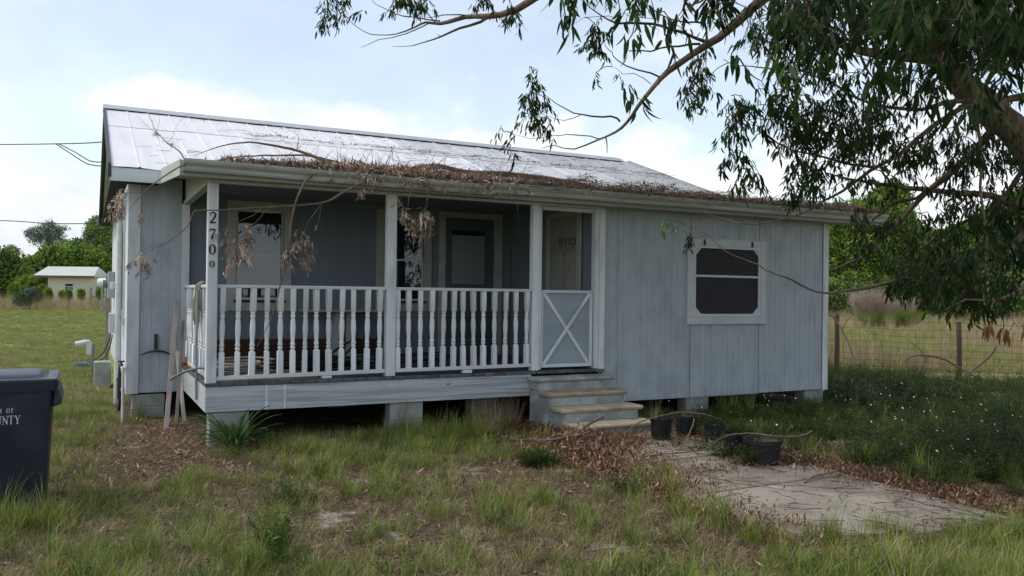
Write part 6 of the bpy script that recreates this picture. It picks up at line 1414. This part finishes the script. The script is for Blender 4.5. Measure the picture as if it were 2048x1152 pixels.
fern = thing('weed_plant', (p[0], p[1], 0), 'upright bright green feathery weed at the bottom edge of the yard', 'weed')
b = MB()
for s in range(3):
    ox = p[0]+rnd.uniform(-.05, .05); oy = p[1]+rnd.uniform(-.05, .05); hh = rnd.uniform(.22, .30)
    b.tube([(ox, oy, 0), (ox+.01, oy, hh)], [.004, .002], 4)
    for k in range(26):
        t = .15+.85*k/26; a = k*2.4; l = .09*(1-t*.55)
        leaf(b, (ox, oy, hh*t), (math.cos(a), math.sin(a), .55), l, .012, curl=-.5, segs=3)
b.build('foliage', M['euc_young'], fern)
# white daisies
b = MB()
for _ in range(140):
    if rnd.random() < .9: x = rnd.uniform(5.2, 10.5); y = rnd.uniform(-4.5, .2)
    else: x = rnd.uniform(9, 12); y = rnd.uniform(-1, 3)
    if under_house(x, y): continue
    z = rnd.uniform(.14, .34); s = rnd.uniform(.007, .012); a0 = rnd.uniform(0, 1); tx, ty = rnd.uniform(-.5, .5), rnd.uniform(-.9, 0)
    b.tube([(x, y, 0), (x+.01, y, z)], .001, 3, mi=1, cap=False)
    for k in range(5):
        a = a0+k*2*PI/5; c, q = math.cos(a), math.sin(a)
        P5 = lambda u, v: (x+.01+u, y+v, z+u*tx-v*ty*1.0)
        b.add([P5(0, 0), P5(s*(c*.7-q*.35), s*(q*.7+c*.35)), P5(s*c*1.2, s*q*1.2), P5(s*(c*.7+q*.35), s*(q*.7-c*.35))], [(0, 1, 2, 3)], 0)
o = b.build('daisies', [M['petal'], M['weed']], None); tag(o, 'small white daisies scattered in the dark weeds right of the path', kind='stuff')

# ================================================================== BACKGROUND
def clumpleaf(seed, m, n, r, s):
    q = random.Random(seed); b = MB()
    for _ in range(n):
        while True:
            p = (q.uniform(-1, 1), q.uniform(-1, 1), q.uniform(-1, 1))
            if sum(c*c for c in p) < 1: break
        p = tuple(c*r for c in p); d = Vector((q.uniform(-1, 1), q.uniform(-1, 1), q.uniform(-.6, .8))).normalized(); e = d.cross(Vector((q.uniform(-1, 1), q.uniform(-1, 1), q.uniform(-1, 1)))).normalized(); l = s*q.uniform(.6, 1.3)
        P0 = Vector(p); b.add([P0, P0+d*l*.5+e*l*.3, P0+d*l, P0+d*l*.5-e*l*.3], [(0, 1, 2, 3)])
    o = b.build('clump', m, None); COL.objects.unlink(o); return o
BGK = ['foliage', 'foliage_dk', 'foliage_far', 'foliage_bright']
FC = proto_collection('foliage_kinds', [clumpleaf(200+i*3+j, M[m], 46, .5, .20) for i, m in enumerate(BGK) for j in range(3)])
def needle(seed, m, n):
    q = random.Random(seed); b = MB()
    for _ in range(n):
        a = q.uniform(0, 6.28); e = q.uniform(-.3, 1.2); l = .42*q.uniform(.6, 1); d = Vector((math.cos(a)*math.cos(e), math.sin(a)*math.cos(e), math.sin(e))); s = d.cross(Vector((0, 0, 1))).normalized()*.022
        o_ = Vector((q.uniform(-.2, .2), q.uniform(-.2, .2), q.uniform(-.2, .2))); b.add([o_-s, o_+s, o_+d*l], [(0, 1, 2)])
    o = b.build('clump', m, None); COL.objects.unlink(o); return o
NC = proto_collection('needle_kinds', [needle(300+i, M['foliage' if i < 2 else 'foliage_dk'], 80) for i in range(4)])
def bgtree(px, D, base_y, lobes, label, cat='tree', kind=0, n=700, name='tree', trunk=.2, group=None, sc=1., coll=None, limbs=True, trunk_m='trunk'):
    """lobes: (px, py, rx_px, ry_px) silhouettes at distance D, given real depth"""
    p = atd(px, base_y, D); bx, by = p[0], p[1]
    t = thing(name, (bx, by, 0), label, cat, group); k = FOC/D
    pos = []; 
    tot = sum(l[2]*l[3] for l in lobes)
    for (lx, ly, rx, ry) in lobes:
        c = atd(lx, ly, D+rnd.uniform(-.25, .25)*rx/k); m = int(n*rx*ry/tot)+4
        for _ in range(m):
            q = rng.normal(0, 1, 3); q /= np.linalg.norm(q); rr = rng.uniform(.45, 1.03)**.6
            hx = rx/k*rr*(1+.16*mnoise.noise(Vector(q*2.2)+Vector(c)*.3)); z = c[2]+q[2]*ry/k*rr
            if z < .1: z = rnd.uniform(.1, .5)
            pos.append(c+np.array([q[0]*hx, q[1]*hx, 0])+np.array([0, 0, z-c[2]]))
    m = len(pos); ks = kind if isinstance(kind, (list, tuple)) else [kind]
    cc = coll or FC
    o = scatter('crown', cc, pos, [(rnd.uniform(0, 6), rnd.uniform(0, 6), rnd.uniform(0, 6)) if cc is FC else (rnd.uniform(-.5, .5), rnd.uniform(-.5, .5), rnd.uniform(0, 6)) for _ in range(m)],
                [rnd.uniform(.7, 1.3)*sc for _ in range(m)], [rnd.choice(ks)*3+rnd.randrange(3) if cc is FC else rnd.choice(ks) for _ in range(m)], parent=t)
    if trunk:
        b = MB(); top = max(pos, key=lambda q: q[2])
        b.tube(smooth_path([(bx, by, -.2), (bx+.15, by, top[2]*.4), (top[0]*.5+bx*.5, top[1]*.5+by*.5, top[2]*.85)], .8), [trunk*(1-.7*i/40) if i < 40 else trunk*.3 for i in range(len(smooth_path([(bx, by, -.2), (bx+.15, by, top[2]*.4), (top[0]*.5+bx*.5, top[1]*.5+by*.5, top[2]*.85)], .8)))], 7)
        b.build('trunk', M[trunk_m], t, smooth=True)
        if limbs:
            for (lx, ly, rx, ry) in lobes[:5]:
                c = atd(lx, ly, D); b = MB(); z0 = max(.5, c[2]*.45); b.tube([(bx+.1, by, z0), ((bx+c[0])/2, (by+c[1])/2, (z0+c[2])/2-.2), tuple(c)], [trunk*.5, trunk*.3, trunk*.1], 5); b.build('limb', M[trunk_m], t)
    return t
# left background, near to far
bgtree(195, 96, 600, [(205, 470, 30, 34), (190, 510, 30, 36), (205, 550, 36, 36), (240, 500, 40, 44), (178, 540, 12, 26), (260, 460, 36, 40), (192, 452, 16, 16)], 'tall pale green pine rising behind the shed at the house corner', kind=(0, 0, 2), n=1500, sc=1.0, name='pine_tree')
bgtree(120, 92, 600, [(110, 540, 50, 26), (70, 550, 40, 26), (150, 525, 42, 26), (185, 540, 30, 28), (130, 518, 40, 18)], 'broad bright green thicket behind the shed', cat='bush', kind=(3, 3, 0, 1), n=1300, sc=1.9, name='bush', trunk=.15)
bgtree(10, 84, 600, [(12, 535, 26, 28), (-15, 545, 30, 36), (35, 560, 24, 22), (5, 570, 30, 22)], 'rounded green bush at the left edge of the photo', cat='bush', kind=(0, 3, 1), n=700, sc=1.6, name='bush', trunk=.12)
bgtree(60, 80, 600, [(58, 575, 22, 20), (80, 568, 18, 18), (100, 575, 14, 16), (40, 583, 20, 16)], 'young green pine scrub left of the shed', cat='bush', kind=(0, 1), n=500, sc=1.0, name='bush', trunk=.06, coll=NC)
bgtree(92, 190, 590, [(92, 462, 30, 8), (70, 470, 14, 5), (110, 470, 18, 6), (85, 480, 26, 8), (112, 484, 18, 6), (98, 450, 16, 5), (60, 466, 8, 4), (95, 495, 8, 5), (125, 458, 9, 3)], 'distant tall flat topped pine standing above the thicket', kind=2, n=170, sc=1.6, trunk=.35, name='pine_tree')
bgtree(170, 150, 590, [(165, 500, 22, 14), (140, 505, 20, 12), (190, 500, 18, 14)], 'hazy distant trees between the tall pine and the corner pine', kind=(2, 1), n=350, sc=2.4, trunk=.2)
bgtree(24, 170, 590, [(24, 512, 6, 5), (30, 503, 4, 4), (22, 500, 3, 5)], 'tiny dark conifer tip far beyond the left bush', kind=2, n=60, sc=1.6, trunk=.15, limbs=False)
bgtree(56, 62, 600, [(52, 596, 16, 12), (66, 590, 13, 12), (42, 600, 12, 9)], 'low round shrub by the fence post in the dry strip', cat='shrub', kind=(1, 2), n=240, sc=.55, name='shrub', trunk=.04)
for px, D, h, lb in ((84, 74, 12, 'small young pine just left of the shed wall'), (97, 72, 9, 'second small young pine before the left shed wall'), (136, 73, 8, 'tiny young pine in front of the shed window'), (126, 74, 7, 'shortest young pine left of the shed window'), (162, 73, 8, 'tiny young pine near the right shed corner'), (200, 72, 12, 'young pine between shed and house corner')):
    bgtree(px, D, 605, [(px, 600-h, 5, h), (px, 600-h*1.7, 3, h*.6)], lb, cat='sapling', kind=(0, 1), n=60, sc=.7, name='pine_sapling', trunk=.04, coll=NC, limbs=False, group='young pines by the shed')
# shed
D = 78; k = FOC/D; c = atd(132, 600, D)
sh = thing('shed', (c[0], c[1], 0), 'small cream block shed with pale roof and one dark window across the left field', 'shed')
ux = np.array([CR[0], CR[1], 0.]); ux /= np.linalg.norm(ux); uy = np.array([-ux[1], ux[0], 0.])
def SB(b, u0, u1, v0, v1, z0, z1):
    cs = []
    for z in (z0, z1):
        for (u, v) in ((u0, v0), (u1, v0), (u1, v1), (u0, v1)): q = np.array([c[0], c[1], 0])+ux*u+uy*v; cs.append((q[0], q[1], z))
    b.add(cs, [(0, 3, 2, 1), (4, 5, 6, 7), (0, 1, 5, 4), (1, 2, 6, 5), (2, 3, 7, 6), (3, 0, 4, 7)])
eh = float(atd(132, 551, D)[2]); rh = float(atd(132, 532, D)[2])
b = MB(); SB(b, -1.75, 2.35, 0, 4, -.1, eh); sub(b.build('wall', M['shedwall'], sh), sh)
b = MB(); q0 = [( -2.95, -.35, eh+.0), (2.85, -.35, eh), (2.05, 2., rh), (-2.9, 2., rh), (-2.95, -.35, eh-.16), (2.85, -.35, eh-.16), (2.05, 4.3, eh), (-2.9, 4.3, eh)]
vs = []
for u, v, z in q0: q = np.array([c[0], c[1], 0])+ux*u+uy*v; vs.append((q[0], q[1], z))
b.add(vs, [(0, 1, 2, 3), (4, 5, 1, 0), (3, 2, 6, 7), (4, 0, 3, 7), (1, 5, 6, 2), (4, 7, 6, 5)]); b.build('roof', M['shedroof'], sh)
b = MB(); SB(b, -2.95, 2.86, -.40, -.352, eh-.22, eh-.03); b.build('eave_board', M['trunk'], sh)
b = MB(); SB(b, -.12, .72, -.05, -.005, float(atd(132, 581, D)[2]), float(atd(132, 566, D)[2])); wv = sub(b.build('window', M['frame'], sh), sh)
zt, zb_ = float(atd(132, 567.5, D)[2]), float(atd(132, 579.5, D)[2])
for a, d_ in ((zb_, (zt+zb_)/2-.04), ((zt+zb_)/2+.04, zt)):
    b = MB(); SB(b, -.06, .66, -.07, -.052, a, d_); b.build('window_pane', M['screen'], wv)
# field fence at the end of the lawn
ff = thing('field_fence', tuple(atz(182, 612, 0)), 'grey wooden fence stub with rail at the end of the lawn beside the house', 'fence')
q = atz(181, 612, 0); b = MB(); b.tube([(q[0], q[1], -.1), (q[0], q[1], 1.75)], .15, 8); b.build('post', M['oldwood'], ff)
q2 = atd(216, 594, proj(q)[2]); b = MB(); b.tube([(q[0], q[1], .9), (q2[0], q2[1], .9)], .10, 6); b.build('rail', M['oldwood'], ff)
q = atz(62, 612, 0); b = MB(); b.tube([(q[0], q[1], -.1), (q[0], q[1], 1.6)], .09, 8); tag(b.build('fence_post', M['oldwood'], None, loc=(q[0], q[1], 0)), 'single thin fence post standing in the low shrub on the left', 'fence post')
q = atd(208, 570, 60); b = MB(); a1 = q-CR*.35; a2 = q+CR*.6
b.tube([tuple(a1+np.array([0, 0, .15])), tuple(a2+np.array([0, 0, .15]))], .35, 12); o = b.build('tank_body', M['whitemetal'], None, smooth=True, loc=(q[0], q[1], 0))
tag(o, 'white horizontal tank just visible beside the house corner', 'tank')
b = MB(); zz = a1[2]-.2; 
for a_ in (a1+CR*.2, a2-CR*.2): b.box(a_[0]-.06, a_[0]+.06, a_[1]-.3, a_[1]+.3, -.1, zz+.15)
b.build('tank_leg', M['metal'], None, loc=(q[0], q[1], 0)).parent = o; bpy.data.objects['tank_leg'].location = (0, 0, 0)
o.name = 'propane_tank'

# right background
grp = 'trees beyond the fence'
bgtree(1740, 66, 632, [(1690, 560, 60, 50), (1720, 500, 62, 55), (1760, 440, 55, 50), (1780, 395, 34, 26), (1690, 450, 46, 45), (1650, 500, 40, 50), (1800, 470, 40, 45)], 'big light green tree rising behind the right end of the gutter', kind=(0, 0, 3, 1), n=3400, sc=1.05, trunk=.3, group=grp)
bgtree(1700, 60, 640, [(1690, 610, 38, 26), (1670, 590, 30, 26), (1730, 600, 34, 28)], 'dark bushy mass at the foot of the big tree by the dry grass plume', cat='bush', kind=(1, 1, 0), n=900, sc=.9, trunk=.1, name='bush')
bgtree(1835, 70, 632, [(1830, 560, 50, 60), (1850, 505, 45, 45), (1800, 590, 40, 36), (1870, 590, 40, 36)], 'mid green tree in shade behind the second grass plume', kind=(0, 1), n=2200, sc=1.05, trunk=.25, group=grp)
bgtree(1925, 74, 630, [(1930, 560, 50, 60), (1940, 500, 50, 50), (1900, 590, 40, 36), (1960, 590, 40, 36)], 'dark green tree right of the sky gap', kind=(1, 0, 1), n=2200, sc=1.1, trunk=.25, group=grp)
bgtree(2020, 70, 632, [(2010, 470, 60, 60), (2050, 430, 60, 50), (2000, 540, 60, 60), (2060, 560, 60, 60), (2030, 600, 60, 30)], 'tall dark tree at the right edge of the photo', kind=(1, 1, 0), n=3000, sc=1.15, trunk=.3, group=grp)
bgtree(2015, 52, 640, [(2030, 575, 40, 40), (2055, 560, 30, 40), (2010, 600, 30, 28)], 'light green bush at the right edge in front of the tall tree', cat='bush', kind=(0, 0, 2), n=900, sc=.85, trunk=.1, name='bush')
bgtree(1880, 110, 625, [(1800, 560, 70, 50), (1900, 560, 80, 55), (2000, 550, 80, 60), (1700, 560, 60, 60)], 'long hazy treeline closing the right field', kind=(2, 1, 0), n=1500, sc=2.2, trunk=.25, limbs=False)
def pampas(px, py, D, hp, wp, label, seed):
    q = random.Random(seed); p = atd(px, py, D); k = FOC/D; x0, y0 = p[0], p[1]; t = thing('pampas_grass', (x0, y0, 0), label, 'pampas grass')
    b = MB(); H_ = hp/k; W_2 = wp/k
    for _ in range(1500):
        a = q.uniform(0, 6.28); r = q.random()**.6; l = H_*q.uniform(.55, 1.06); dx_, dy_ = math.cos(a)*r*W_2*.5, math.sin(a)*r*W_2*.5; s = .011
        X0, Y0 = x0+dx_*.22, y0+dy_*.22; m = (X0+dx_*.55, Y0+dy_*.55, l*.6); e = (x0+dx_*1.15+q.uniform(-.1, .1), y0+dy_*1.15, l*(.9-.10*r))
        b.add([(X0-s, Y0, 0), (X0+s, Y0, 0), (m[0]+s, m[1], m[2]), (m[0]-s, m[1], m[2]), (e[0]+s*.5, e[1], e[2])], [(0, 1, 2, 3), (3, 2, 4)])
    b.build('dry_stalks', M['pampas'], t)
    b = MB(); 
    for _ in range(700):
        a = q.uniform(0, 6.28); r = q.random()**.5; l = .95*q.uniform(.6, 1.1); dx_, dy_ = math.cos(a)*r*W_2*.5, math.sin(a)*r*W_2*.5-.25; s = .016
        X0, Y0 = x0+dx_*.45-CF[0]*.5, y0+dy_*.45-CF[1]*.5; m = (X0+dx_*.4, Y0+dy_*.4, l*.7); e = (X0+dx_*.9, Y0+dy_*.9, l)
        b.add([(X0-s, Y0, 0), (X0+s, Y0, 0), (m[0]+s, m[1], m[2]), (m[0]-s, m[1], m[2]), (e[0], e[1], e[2])], [(0, 1, 2, 3), (3, 2, 4)])
    b.build('green_leaves', M['grass_g'], t)
pampas(1742, 650, 46, 92, 92, 'larger dry pampas plume with green base, beyond the fence nearer the house', 5)
pampas(1802, 650, 47, 74, 66, 'smaller dry pampas plume with green base, right of the larger one', 6)
pampas(1925, 636, 56, 42, 40, 'faint dry grass plume in the shade at the right', 8)
